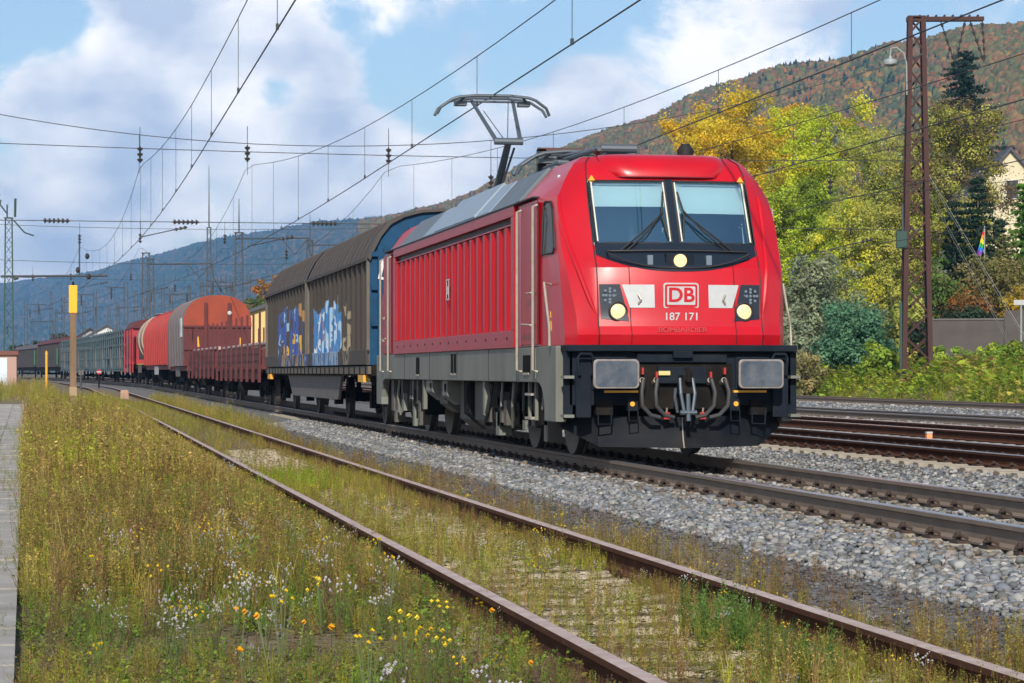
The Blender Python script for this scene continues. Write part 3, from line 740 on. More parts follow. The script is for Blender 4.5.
# underfloor equipment
m_box = mat('equipment_case', (.10, .092, .080), .7, var=(.16, .14, .11), vscale=4, vamt=.6)
for y0, y1, z0, z1, xo, mm, nm in ((6.9, 8.0, .22, .93, 1.25, m_box, 'equipment_box'), (8.05, 8.6, .30, .93, 1.32, m_dark, 'equipment_box'), (8.7, 9.7, .20, .93, 1.2, m_box, 'transformer_tank'), (9.75, 10.25, .55, .93, 1.40, m_grey, 'equipment_box'),
                               (10.35, 11.2, .42, .93, 1.30, m_box, 'battery_box'), (11.2, 11.9, .60, .93, 1.42, m_grey, 'battery_box')):
    m = MB(); m.prism([(-xo, z0 + .14), (-xo + .18, z0), (xo - .18, z0), (xo, z0 + .14), (xo, z1), (-xo, z1)], 'y', y0, y1, mm)
    for s in (-1, 1): m.box(s * (xo + .012) - .012, s * (xo + .012) + .012, y0 + .1, y0 + .16, z0 + .2, z1 - .05, m_dark)
    m.build(nm, loco, bevel=.01)
for s in (-1, 1):
    
    for y0 in (6.05, 12.1): m = MB(); m.box(s * 1.40 - .03, s * 1.40 + .03, y0, y0 + .15, .45, .93, m_grey); m.build('hanger_bracket', loco)
    m = MB(); m.tube([(s * 1.38, 5.7, .9), (s * 1.4, 6.0, .5), (s * 1.35, 6.5, .32), (s * 1.2, 7.0, .3)], .03, m_rubber); m.build('cable', loco)
    lad = thing_part('cab_step', loco)
    for yy in (2.38, 2.84): q = MB(); q.box(s * 1.38 - .02, s * 1.38 + .02, yy - .02, yy + .02, .45, .95, m_grey); q.build('step_stile', lad)
    for z in (.46, .76): q = MB(); q.box(s * 1.38 - .07, s * 1.38 + .05, 2.40, 2.82, z, z + .03, m_steel); q.build('tread', lad)
# roof
m = MB(); m.box(-.95, .95, 3.4, 15.5, 3.702, 3.74, m_roofd); m.build('roof_deck', loco)
def pantograph(yc, up):
    p = thing_part('pantograph', loco); fr = MB()
    fr.tube([(-.55, yc - .5, 3.93), (.55, yc - .5, 3.93), (.55, yc + .7, 3.93), (-.55, yc + .7, 3.93)], .035, m_pan, n=8, closed=True)
    for sx in (-.5, .5):
        for dy in (-.45, .65): fr.lathe([(.05, 0), (.085, .03), (.05, .06), (.085, .09), (.05, .12), (.085, .15), (.05, .18)], (sx, yc + dy, 3.735), 'z', m_insul, 12)
    fr.build('base_frame', p)
    base = (0, yc + .1, 3.96)
    if up: knee, head = (0, yc - 1.35, 4.87), (0, yc + .28, 5.76)
    else: knee, head = (0, yc - 1.75, 4.02), (0, yc + .55, 4.14)
    a = MB(); a.tube([base, knee], [.075, .055], m_pan, n=10); a.cyl((-.24, knee[1], knee[2]), (.24, knee[1], knee[2]), .06, m_pan, n=10); a.tube([(.0, yc - .2, 3.96), (.12, knee[1] + .15, knee[2] - .1)], .02, m_pan); a.build('lower_arm', p)
    a = MB()
    for s in (-1, 1): a.tube([(s * .20, knee[1], knee[2]), (s * .36, head[1], head[2] - .05)], [.038, .03], m_pan, n=8)
    a.tube([(0, knee[1] + .1, knee[2]), (.28, head[1], head[2] - .06)], .008, m_pan); a.tube([(-.05, knee[1] + .1, knee[2] + .03), (-.2, head[1] - .3, head[2] - .25)], .008, m_pan)
    a.cyl((-.5, head[1], head[2] - .06), (.5, head[1], head[2] - .06), .022, m_pan, n=8)
    a.build('upper_arm', p)
    hw = .975
    h_ = MB()
    for dy in (-.22, .22):
        h_.tube([(-hw, head[1] + dy * .6, head[2] - .30), (-hw + .06, head[1] + dy * .8, head[2] - .18), (-.72, head[1] + dy, head[2] - .05), (-.60, head[1] + dy, head[2] - .01), (-.3, head[1] + dy, head[2] + .02), (.3, head[1] + dy, head[2] + .02), (.60, head[1] + dy, head[2] - .01), (.72, head[1] + dy, head[2] - .05), (hw - .06, head[1] + dy * .8, head[2] - .18), (hw, head[1] + dy * .6, head[2] - .30)], .026, m_pan, n=8)
    for s in (-1, 1):
        h_.tube([(s * .5, head[1] - .22, head[2]), (s * .62, head[1], head[2] - .12), (s * .5, head[1] + .22, head[2])], .025, m_pan); h_.box(s * .55 - .1, s * .55 + .1, head[1] - .1, head[1] + .1, head[2] - .14, head[2] - .06, m_pan)
    h_.build('collector_head', p)
    return p
pantograph(13.55, True); pantograph(5.6, False)
m = MB(); m.tube([(-.4, 3.2, 3.95), (-.4, 5.5, 4.0), (-.2, 7.5, 3.98), (.1, 12, 3.98)], .03, m_pan); 
for y in (3.4, 5.2, 7.6, 9.2): m.lathe([(.04, 0), (.08, .04), (.045, .08), (.08, .12), (.04, .16), (.07, .2), (.04, .24)], (-.38 if y < 6 else -.15, y, 3.735), 'z', m_insul, 12)
m.build('roof_cable', loco)
m = MB(); m.box(-.62, -.50, 6.3, 6.42, 3.74, 4.22, m_seam); m.box(-.62, .05, 6.3, 6.36, 4.19, 4.24, m_insul); m.build('roof_insulator', loco)
m = MB(); m.lathe([(.02, 0), (.10, .03), (.11, .12), (.05, .2)], (.45, 2.0, 3.72), 'z', m_seam, 14); m.build('aerial_dome', loco, smooth=True)
m = MB(); m.cyl((-.15, 3.0, 3.78), (-.15, 2.7, 3.80), .03, m_seam, r1=.05, n=12); m.build('horn', loco)
# ------------------------------------------------------------------ goods wagons (local: x across, y along from the middle, z above rail)
def place(name, label, y0, y1, group='goods wagons behind the locomotive'):
    ym = (y0 + y1) / 2
    return thing(name, label, 'goods wagon', (XM + bend(ym), ym, RT + climb(ym)), math.atan(.00044 * max(0, ym - 60)), group)
m_wood_brown = mat('brown_wagon_frame', (.16, .050, .040), .8, var=(.09, .035, .03), vscale=3, vamt=.6)
m_wheeld = mat('dull_wheel', (.085, .07, .06), .7, .3)
def axles(parent, ys_, r=.46):
    for y in ys_:
        a = MB()
        for s in (-1, 1):
            a.lathe([(.0, -.10), (.10, -.09), (.12, -.05), (r - .1, -.03), (r - .07, -.06), (r, -.06), (r, .03), (r + .028, .045), (r + .028, .065), (r - .08, .065), (.1, .05)], (s * .7535, y, r), 'x', m_wheeld, 24)
            a.box(s * 1.02 - .09, s * 1.02 + .09, y - .14, y + .14, r - .14, r + .16, m_dark)
            for k in (-1, 1): a.box(s * 1.02 - .04, s * 1.02 + .04, y + k * .22 - .04, y + k * .22 + .04, r - .05, .98, m_dark)
            a.prism([(y - .7, .98), (y - .5, .86), (y, .78), (y + .5, .86), (y + .7, .98)], 'x', s * 1.0 - .05, s * 1.0 + .05, m_dark)
        a.cyl((-.75, y, r), (.75, y, r), .08, m_dark, n=10)
        a.build('wheelset', parent)
def wagon_bogie(parent, y):
    b = MB()
    for s in (-1, 1):
        b.prism([(y - 1.3, .40), (y - 1.25, .62), (y - .5, .72), (y + .5, .72), (y + 1.25, .62), (y + 1.3, .40), (y + .95, .36), (y + .6, .46), (y - .6, .46), (y - .95, .36)], 'x', s * 1.0 - .06, s * 1.0 + .06, m_dark)
        for k in (-.35, 0, .35): b.cyl((s * 1.0, y + k, .48), (s * 1.0, y + k, .82), .08, m_dark, n=10)
    b.box(-1, 1, y - .2, y + .2, .6, .98, m_dark)
    b.build('bogie_frame', parent)
    axles(parent, (y - .9, y + .9))
def buffers(parent, L_):
    for e in (-1, 1):
        for s in (-1, 1):
            b = MB(); b.cyl((s * .875, e * (L_ / 2 - .62), 1.04), (s * .875, e * (L_ / 2 - .04), 1.04), .10, m_dark, n=14); b.cyl((s * .875, e * (L_ / 2 - .05), 1.04), (s * .875, e * (L_ / 2), 1.04), .22, m_dark, n=20); b.build('buffer', parent)

# sliding-wall wagon right behind the locomotive -------------------------------------------------
m_wall = bpy.data.materials.new('sprayed_wagon_wall'); m_wall.use_nodes = True
def wall_mat():
    t = m_wall.node_tree; b = t.nodes['Principled BSDF']; n = t.nodes.new; l = t.links.new
    b.inputs['Roughness'].default_value = .75
    tx = n('ShaderNodeTexCoord'); sp = n('ShaderNodeSeparateXYZ'); l(tx.outputs['Object'], sp.inputs[0])
    def M(op, a, b_=None, clamp=False):
        q = n('ShaderNodeMath'); q.operation = op; q.use_clamp = clamp
        for i, x in enumerate((a, b_)):
            if x is None: continue
            if isinstance(x, (int, float)): q.inputs[i].default_value = x
            else: l(x, q.inputs[i])
        return q.outputs[0]
    def noise(scale, det=4, stretch=(1, 1, 1)):
        mp_ = n('ShaderNodeMapping'); mp_.inputs['Scale'].default_value = stretch; l(tx.outputs['Object'], mp_.inputs[0])
        z = n('ShaderNodeTexNoise'); z.inputs['Scale'].default_value = scale; z.inputs['Detail'].default_value = det; l(mp_.outputs[0], z.inputs['Vector']); return z.outputs['Fac']
    Y, Z = sp.outputs['Y'], sp.outputs['Z']
    wob = M('MULTIPLY', M('SUBTRACT', noise(1.6), .5), 1.3)
    def blob(y0, y1, z0, z1, soft=.12):
        a = M('MULTIPLY', M('GREATER_THAN', M('ADD', Y, wob), y0), M('LESS_THAN', M('ADD', Y, wob), y1))
        return M('MULTIPLY', a, M('MULTIPLY', M('GREATER_THAN', M('ADD', Z, M('MULTIPLY', wob, .6)), z0), M('LESS_THAN', M('ADD', Z, M('MULTIPLY', wob, .7)), z1)))
    cur = n('ShaderNodeMix'); cur.data_type = 'RGBA'; cur.inputs[6].default_value = (.036, .028, .023, 1); cur.inputs[7].default_value = (.072, .058, .044, 1)
    l(noise(2.2, 6, (1, 1, .25)), cur.inputs[0]); c = cur.outputs[2]
    def over(c, fac, rgb):
        x = n('ShaderNodeMix'); x.data_type = 'RGBA'; l(fac, x.inputs[0]); l(c, x.inputs[6]); x.inputs[7].default_value = (*rgb, 1); return x.outputs[2]
    def lines(scale, lo, hi, st=(1, 1, 1)):
        q = noise(scale, 2, st); return M('MULTIPLY', M('GREATER_THAN', q, lo), M('LESS_THAN', q, hi))
    # photo-true sprayed areas: blue-white letters on the near half, dark blue and yellow ones on the far half
    big = blob(-7.4, -1.7, .9, 2.55)
    c = over(c, big, (.035, .15, .36))
    c = over(c, M('MULTIPLY', big, lines(2.6, .47, .60, (1, 1.4, .45))), (.26, .40, .55))
    c = over(c, M('MULTIPLY', big, lines(3.4, .40, .455, (1, 1.2, .6))), (.40, .45, .50))
    c = over(c, M('MULTIPLY', big, lines(2.9, .30, .40, (1, 1, .6))), (.13, .12, .24))
    far_ = blob(-.6, 8.2, .9, 2.75)
    c = over(c, M('MULTIPLY', far_, lines(1.9, .43, .60, (1, 1, .5))), (.035, .07, .24))
    c = over(c, M('MULTIPLY', far_, lines(2.6, .585, .66, (1, 1, .8))), (.20, .34, .50))
    c = over(c, M('MULTIPLY', blob(.2, 7.2, .9, 2.05), lines(1.7, .545, .63, (1.3, 1, .7))), (.45, .27, .035))
    c = over(c, blob(.4, 2.6, 2.45, 2.75), (.30, .17, .06))
    c = over(c, M('MULTIPLY', blob(-9.4, -8.3, .95, 2.4), lines(3.1, .40, .52)), (.25, .21, .14))
    l(c, b.inputs['Base Color'])
wall_mat()
m_wroof = mat('dusty_brown_roof', (.066, .055, .049), .75, var=(.042, .034, .030), vscale=1.6, vamt=.6, stretch=(1, 2, 1))
m_blue = mat('blue_end_wall', (.008, .060, .135), .6, var=(.006, .035, .08), vscale=3, vamt=.6, spec=.2)
m_silv = mat('dusty_sill', (.13, .11, .085), .75, var=(.08, .07, .055), vscale=3, vamt=.6)
m_belly = mat('grey_belly_plate', (.14, .125, .115), .75, var=(.09, .08, .075), vscale=3, vamt=.6)
W0, W1 = 28.57 + 19.05, 28.57 + 45.5
L_ = W1 - W0
gw = place('sliding_wall_wagon', 'tall brown sliding-wall wagon sprayed with blue and yellow graffiti, next to the locomotive', W0, W1)
arch = [(1.44, 3.26), (1.36, 3.46), (1.22, 3.73), (1.02, 3.97), (.75, 4.11), (.4, 4.20), (0, 4.23)]
sec = [(-x, z) for x, z in arch] + [(x, z) for x, z in arch[::-1][1:]]
for y0, y1 in ((-L_ / 2 + .75, -.18), (.18, L_ / 2 - .75)):
    m = MB(); rows = [[(x, y0 + (y1 - y0) * k / 2, z) for x, z in sec] for k in range(3)]
    m.grid(rows, m_wroof)
    for k in range(1, 15):
        yy = y0 + (y1 - y0) * k / 15
        m.tube([(x * 1.003, yy, z + .008) for x, z in sec], .022, m_wroof, n=5)
    m.build('roof', gw, smooth=True, angle=30)
    for s in (-1, 1):
        prof = []; nr = 14; pt = (y1 - y0) / nr
        for k in range(nr):
            a = y0 + k * pt; prof += [(a, 1.45), (a + pt * .12, 1.45), (a + pt * .2, 1.395), (a + pt * .86, 1.395), (a + pt * .94, 1.45)]
        prof.append((y1, 1.45))
        m = MB(); m.grid([[(s * x, y, z) for y, x in prof] for z in (1.50, 3.24)], m_wall); m.build('sliding_wall', gw)
        m = MB(); m.box(s * 1.43 - .035, s * 1.43 + .035, y0, y1, 1.20, 1.50, m_wall); m.build('lower_rail', gw, bevel=.01)
        m = MB(); m.box(s * 1.44 - .04, s * 1.44 + .04, y0, y1, 3.22, 3.285, m_wroof); m.build('eave', gw)
        m = MB(); m.box(s * 1.43 - .03, s * 1.43 + .03, y0 - .0, y0 + .12, 1.2, 3.24, m_silv); m.box(s * 1.43 - .03, s * 1.43 + .03, y1 - .12, y1, 1.2, 3.24, m_silv); m.build('corner_post', gw)
for e in (-1, 1):
    m = MB(); pl_ = [(x * .97, z - .02) for x, z in sec] + [(1.40, 1.2), (-1.40, 1.2)]
    ya, yb = sorted((e * (L_ / 2 - .85), e * (L_ / 2 - .74)))
    m.prism(pl_, 'y', ya, yb, m_blue)
    ya, yb = sorted((e * (L_ / 2 - .74), e * (L_ / 2 - .66)))
    for x in (-1.2, -.6, 0, .6, 1.2): m.box(x - .05, x + .05, ya, yb, 1.2, 3.9 if abs(x) < 1 else 3.5, m_blue)
    for z in (1.95, 2.65, 3.3): m.box(-1.38, 1.38, ya - .005, yb + .005, z, z + .09, m_blue)
    m.build('end_wall', gw)
    m = MB(); ya, yb = sorted((e * (L_ / 2 - .90), e * (L_ / 2 - .66)))
    o_ = [(x * 1.01, z + .015) for x, z in sec]; i_ = [(x * .97, z - .04) for x, z in sec]
    rows = [[(x, y, z) for x, z in q] for q, y in ((i_, ya), (o_, ya), (o_, yb), (i_, yb))]
    m.grid(rows, m_wroof); m.build('end_roof_hood', gw, smooth=True, angle=40)
m = MB(); m.box(-1.38, 1.38, -L_ / 2 + .66, L_ / 2 - .66, .98, 1.195, m_dark); m.build('underframe', gw)
for s in (-1, 1):
    m = MB(); m.box(s * 1.40 - .04, s * 1.40 + .04, -L_ / 2 + .7, L_ / 2 - .7, 1.02, 1.17, m_silv)
    for k in range(26): m.box(s * 1.445 - .012, s * 1.445 + .012, -L_ / 2 + 1 + k * .97, -L_ / 2 + 1.08 + k * .97, 1.0, 1.16, m_dark)
    m.build('sole_bar', gw)
    m = MB(); m.prism([(-6.6, .98), (-5.9, .45), (5.2, .45), (6.6, .98)], 'x', s * 1.28 - .03, s * 1.28 + .03, m_belly); m.build('belly_plate', gw)
    for y in (-L_ / 2 + 1.7, L_ / 2 - 2.2):
        m = MB(); m.box(s * 1.42 - .05, s * 1.42 + .05, y - .45, y + .45, .86, 1.0, m_yel); m.build('yellow_handle_box', gw)
axles(gw, (-10.2, -3.4, 3.4, 10.2)); buffers(gw, L_)
text('DK', 'sprayed_letters', .55, (-.85, -L_ / 2 + .63, 2.95), (R(90), R(12), 0), mat('white_spray', (.7, .72, .75), .7), gw, .002, 1.1, .0)

# stake wagons ------------------------------------------------------------------------------------
m_maroon = mat('maroon_paint', (.115, .018, .018), .75, var=(.06, .015, .015), vscale=2.5, vamt=.6)
m_log = mat('pale_pipe', (.42, .30, .27), .7)
def stake_wagon(y0, y1, label):
    L_ = y1 - y0; t = place('stake_wagon', label, y0, y1)
    m = MB(); m.box(-1.38, 1.38, -L_ / 2 + .62, L_ / 2 - .62, 1.12, 1.24, m_maroon); m.build('deck', t)
    for s in (-1, 1):
        m = MB(); m.prism([(-L_ / 2 + .7, 1.12), (-L_ / 2 + 3, .80), (L_ / 2 - 3, .80), (L_ / 2 - .7, 1.12)], 'x', s * 1.30 - .03, s * 1.30 + .03, m_maroon); m.build('sole_bar', t)
        n = max(4, int(L_ / 2.1)); first = None
        for k in range(n):
            y = -L_ / 2 + .9 + k * (L_ - 1.8) / (n - 1)
            m = MB(); m.box(s * 1.40 - .03, s * 1.40 + .03, -.05, .05, .80, 2.85, m_maroon); m.box(s * 1.42 - .04, s * 1.42 + .04, -.11, .11, .72, 1.22, m_maroon)
            if first is None: first = q = m.build('stake', t)
            else: q = first.copy(); col.objects.link(q); q.parent = t
            q.location = (0, y, 0)
        first = None
        for k in range(n - 1):
            y = -L_ / 2 + .9 + (k + .5) * (L_ - 1.8) / (n - 1); hw = (L_ - 1.8) / (n - 1) / 2 - .08
            m = MB(); m.box(s * 1.36 - .02, s * 1.36 + .02, -hw, hw, 1.26, 1.80, m_maroon)
            for zz in (1.38, 1.60): m.box(s * 1.385 - .012, s * 1.385 + .012, -hw, hw, zz, zz + .05, m_maroon)
            if first is None: first = q = m.build('drop_side', t)
            else: q = first.copy(); col.objects.link(q); q.parent = t
            q.location = (0, y, 0)
    for s in (-1, 1):
        m = MB(); m.cyl((s * 1.18, -L_ / 2 + .8, 1.90), (s * 1.18, L_ / 2 - .8, 1.90), .07, m_log, n=12); m.build('side_tube', t)
    for e in (-1, 1):
        m = MB(); a, b_ = sorted((e * (L_ / 2 - .66), e * (L_ / 2 - .72))); m.box(-1.35, 1.35, a, b_, 1.26, 1.75, m_maroon); m.build('end_board', t)
    m = MB(); m.box(-1.3, 1.3, -.6, .6, .45, .95, m_dark); m.build('brake_gear', t)
    wagon_bogie(t, -L_ / 2 + 3.2); wagon_bogie(t, L_ / 2 - 3.2); buffers(t, L_)
    return t
stake_wagon(74.9, 94.8, 'long maroon stake wagon with rows of upright posts behind the graffiti wagon')
stake_wagon(95.0, 110.4, 'shorter maroon stake wagon close in front of the orange wagon end')

# hooded coil wagon ---------------------------------------------------------------------------------
m_orange = mat('faded_orange_end', (.31, .044, .013), .7, var=(.17, .032, .017), vscale=1.8, vamt=.55)
m_lilac = mat('grey_hood', (.19, .150, .146), .65, var=(.12, .09, .088), vscale=2, vamt=.5)
m_bright = mat('bright_red_hood', (.34, .020, .016), .6, var=(.22, .018, .014), vscale=2, vamt=.5)
def archsec(hw, z0, z1, n=14, pw=2.4):
    return [(hw * math.cos(math.pi * k / n) if False else -hw * math.copysign(abs(math.cos(math.pi * k / n)) ** (2 / pw), math.cos(math.pi * k / n)), z0 + (z1 - z0) * abs(math.sin(math.pi * k / n)) ** (2 / pw)) for k in range(n + 1)]
def underframe(t, L_, m_, plate=None):
    m = MB(); m.box(-1.35, 1.35, -L_ / 2 + .62, L_ / 2 - .62, .98, 1.18, m_); m.build('underframe', t)
    m = MB(); m.box(-1.2, 1.2, -1.6, 1.6, .5, .97, m_dark); m.build('brake_gear', t)
    for s in (-1, 1):
        m = MB(); m.box(s * 1.37 - .01, s * 1.37 + .01, -1.4, 1.4, .72, 1.15, plate or m_belly); m.build('data_plate', t)
y0, y1 = 110.9, 123.2; L_ = y1 - y0
cw = place('hooded_coil_wagon', 'steel coil wagon with a rounded grey hood and a bright orange arched end', y0, y1)
sc_ = archsec(1.50, 2.95, 4.32)
full = [(-1.46, 1.2)] + sc_ + [(1.46, 1.2)]
m = MB(); rows = [[(x, -L_ / 2 + .78 + (L_ - 1.56) * k / 6, z) for x, z in full] for k in range(7)]; m.grid(rows, m_lilac)
for k in range(1, 6): m.tube([(x * 1.006, -L_ / 2 + .78 + (L_ - 1.56) * k / 6, z + .01) for x, z in full], .03, m_lilac, n=5)
m.build('hood', cw, smooth=True, angle=40)
m = MB(); m.box(-1.51, -1.49, -4.4, -3.1, 2.5, 3.35, mat('pale_sign', (.62, .68, .70), .6)); m.build('white_sign', cw)
for e in (-1, 1):
    a, b_ = sorted((e * (L_ / 2 - .80), e * (L_ / 2 - .70)))
    m = MB(); m.prism([(x * 1.01, z + .02) for x, z in sc_], 'y', a, b_, m_orange); ea = m.build('arched_end', cw)
    m = MB(); m.box(-1.49, 1.49, a - .01, b_ + .01, 1.2, 2.94, m_maroon)
    f = e * (L_ / 2 - .70)
    for x in (-.52, .52):
        p, q = sorted((f, f + e * .12)); m.box(x - .07, x + .07, p, q, 1.2, 4.0, m_maroon)
    for z in (1.9, 2.90): p, q = sorted((f, f + e * .09)); m.box(-1.48, 1.48, p, q, z, z + .09, m_maroon)
    m.build('end_wall', cw)
    m = MB(); m.prism([(-.95, 2.05), (-.80, 2.05), (-.84, 2.5), (-.91, 2.5)], 'y', min(f, f + e * .014), max(f, f + e * .014), m_yel); m.prism([(.98, 2.1), (1.08, 2.1), (1.08, 2.45), (.98, 2.45)], 'y', min(f, f + e * .014), max(f, f + e * .014), m_yel); m.build('yellow_stencil', cw)
    m = MB(); m.lathe([(.0, -.02), (.09, 0), (.09, .1), (.0, .12)], (.52, f + e * .14, 3.55), 'y', m_white, 14); m.build('tail_disc', cw)
underframe(cw, L_, m_wood_brown); wagon_bogie(cw, -3.6); wagon_bogie(cw, 3.6); buffers(cw, L_)
y0, y1 = 123.5, 141.5; L_ = y1 - y0
rw = place('red_hooded_wagon', 'bright red ribbed hooded wagon between the grey hood and the beige tank', y0, y1)
m = MB(); s2 = [(-1.42, 1.2)] + archsec(1.45, 2.5, 4.05) + [(1.42, 1.2)]
m.grid([[(x, -L_ / 2 + .78 + (L_ - 1.56) * k / 6, z) for x, z in s2] for k in range(7)], m_bright)
for k in range(0, 13): m.tube([(x * 1.015, -L_ / 2 + .8 + (L_ - 1.6) * k / 12, z + .02) for x, z in s2], .06, m_bright, n=6)
m.build('hood', rw, smooth=True, angle=40)
for e in (-1, 1):
    m = MB(); a, b_ = sorted((e * (L_ / 2 - .80), e * (L_ / 2 - .72))); m.prism(s2, 'y', a, b_, m_bright); m.build('end_wall', rw)
underframe(rw, L_, m_wood_brown, m_white); wagon_bogie(rw, -6); wagon_bogie(rw, 6); buffers(rw, L_)
# tank wagon
y0, y1 = 141.8, 150.4; L_ = y1 - y0
tw = place('tank_wagon', 'beige tank wagon with pale hoops behind the red hooded wagon', y0, y1)
m_tank = mat('beige_tank', (.30, .17, .115), .5, var=(.26, .16, .11), vscale=1.5, vamt=.6); m_hoop = mat('pale_hoop', (.36, .28, .21), .6)
m = MB(); m.lathe([(.0, -L_ / 2 + .9), (.8, -L_ / 2 + 1.0), (1.2, -L_ / 2 + 1.2), (1.38, -L_ / 2 + 1.6), (1.38, L_ / 2 - 1.6), (1.2, L_ / 2 - 1.2), (.8, L_ / 2 - 1.0), (0, L_ / 2 - .9)], (0, 0, 2.62), 'y', m_tank, 36); m.build('tank', tw, smooth=True)
for y in (-L_ / 2 + 1.9, 0.4): m = MB(); m.lathe([(1.38, -.12), (1.44, -.12), (1.44, .12), (1.38, .12)], (0, y, 2.62), 'y', m_hoop, 36); m.build('tank_hoop', tw, smooth=True, angle=30)
m = MB(); m.cyl((0, 0, 3.95), (0, 0, 4.15), .35, m_tank, n=18); m.box(-.4, .4, -2, 2, 4.03, 4.06, m_dark); m.build('walkway', tw)
for s in (-1, 1): m = MB(); m.box(s * 1.3 - .02, s * 1.3 + .02, -3.4, 3.4, 1.0, 1.25, m_yel); m.build('yellow_bar', tw)
underframe(tw, L_, m_dark); axles(tw, (-2.4, 2.4)); buffers(tw, L_)
# red cab-like container wagon with openings
y0, y1 = 150.7, 158.7; L_ = y1 - y0
hw_ = place('red_service_wagon', 'dark red service wagon with tall dark openings between the tank and the grey car carriers', y0, y1)
m_crim = mat('crimson_paint', (.40, .022, .030), .6, var=(.25, .02, .025), vscale=2, vamt=.5)
m = MB(); s3 = [(-1.42, 1.2), (-1.42, 3.35), (-1.1, 3.75), (0, 3.95), (1.1, 3.75), (1.42, 3.35), (1.42, 1.2)]
m.prism(s3, 'y', -L_ / 2 + .8, L_ / 2 - .8, m_crim); m.build('body', hw_)
m = MB(); m.prism([(-1.47, 3.36), (-1.15, 3.80), (0, 4.0), (1.15, 3.8), (1.47, 3.36)], 'y', -L_ / 2 + .6, L_ / 2 - .6, m_maroon); m.build('roof', hw_)
for y in (-2.9, -.4, 2.2):
    m = MB(); m.box(-1.45, -1.415, y - .55, y + .55, 1.5, 2.9, m_seam); o = m.build('opening_shade', hw_)  # black slab on the wall paints the shade inside an opening
for x in (-.7, .7): m = MB(); m.box(x - .35, x + .35, -L_ / 2 + .77, -L_ / 2 + .80, 1.5, 2.7, m_seam); m.build('end_opening_shade', hw_)  # same painted shade for the openings in the wagon end
m = MB()
for y in (-3.9, -1.6, 1.0, 3.6): m.box(-1.50, -1.44, y - .1, y + .1, .7, 3.3, m_crim)
m.build('side_post', hw_)
underframe(hw_, L_, m_dark); axles(hw_, (-2.8, 2.8)); buffers(hw_, L_)
# car carriers
m_gal = mat('galvanised_side', (.065, .110, .128), .6, .1, var=(.04, .07, .085), vscale=1.5, vamt=.5); m_mesh = mat('dark_mesh', (.03, .05, .058), .7)
def carrier(y0, y1, label):
    L_ = y1 - y0; t = place('car_carrier', label, y0, y1)
    m = MB(); m.box(-1.4, 1.4, -L_ / 2 + .6, L_ / 2 - .6, .75, .95, m_gal); m.build('lower_deck', t)
    m = MB(); m.box(-1.4, 1.4, -L_ / 2 + .6, L_ / 2 - .6, 2.35, 2.48, m_gal); m.build('upper_deck', t)
    m = MB(); m.box(-1.36, 1.36, -L_ / 2 + .8, L_ / 2 - .8, 2.9, 3.35, m_mesh); m.box(-1.1, 1.1, -L_ / 2 + .8, L_ / 2 - .8, .96, 2.3, m_mesh); m.build('load_screen', t)
    for s in (-1, 1):
        m = MB()
        for z in (.9, 1.6, 2.4, 2.95, 3.3): m.box(s * 1.42 - .03, s * 1.42 + .03, -L_ / 2 + .6, L_ / 2 - .6, z, z + .13, m_gal)
        n = 16
        for k in range(n + 1):
            y = -L_ / 2 + .75 + k * (L_ - 1.5) / n; m.box(s * 1.44 - .04, s * 1.44 + .04, y - .09, y + .09, .75, 3.5, m_gal)
            if k % 4 == 2:
                for d in (-1, 1): m.prism([(y, 2.4), (y + d * .15, 2.4), (y + d * 1.0, .95), (y + d * .75, .95)], 'x', s * 1.45 - .03, s * 1.45 + .03, m_belly)
        m.build('side_frame', t)
    axles(t, (-L_ / 2 + 3, -1.5, 1.5, L_ / 2 - 3), .40); buffers(t, L_)
carrier(159.0, 193.5, 'grey-blue open car carrier with slanted braces behind the dark red wagon')
carrier(194.0, 229.0, 'farther grey-blue car carrier half hidden by the wooden post with the yellow box')
m_bk = mat('dark_van', (.040, .036, .036), .8, var=(.07, .055, .05), vscale=1.2, vamt=.6); m_bkr = mat('dark_van_roof', (.10, .08, .085), .8)
def van(y0, y1, label, rm, hgt):
    L_ = y1 - y0; t = place('covered_van', label, y0, y1)
    m = MB(); m.box(-1.42, 1.42, -L_ / 2 + .7, L_ / 2 - .7, 1.1, hgt - .55, m_bk)
    for k in range(12): y = -L_ / 2 + .9 + k * (L_ - 1.8) / 11; m.box(-1.47, -1.42, y - .08, y + .08, 1.1, hgt - .56, m_bk)
    m.build('body', t)
    m = MB(); m.prism([(-1.5, hgt - .58), (-1.2, hgt - .2), (0, hgt), (1.2, hgt - .2), (1.5, hgt - .58)], 'y', -L_ / 2 + .6, L_ / 2 - .6, rm); m.build('roof', t)
    m = MB(); m.box(-1.49, -1.475, -L_ / 2 + 2, -L_ / 2 + 3.2, 1.3, 2.8, mat('green_board', (.02, .30, .10), .5)); m.build('green_board', t)
    m = MB(); m.box(-1.36, 1.36, -L_ / 2 + .6, L_ / 2 - .6, .75, 1.08, m_dark); m.build('underframe', t)
    axles(t, (-L_ / 2 + 3, L_ / 2 - 3)); buffers(t, L_)
van(229.6, 258, 'dark brown covered van, first behind the grey car carriers', m_maroon, 3.9)
van(258.5, 290, 'last dark covered van at the far end of the train beside the shed', m_bkr, 3.6)

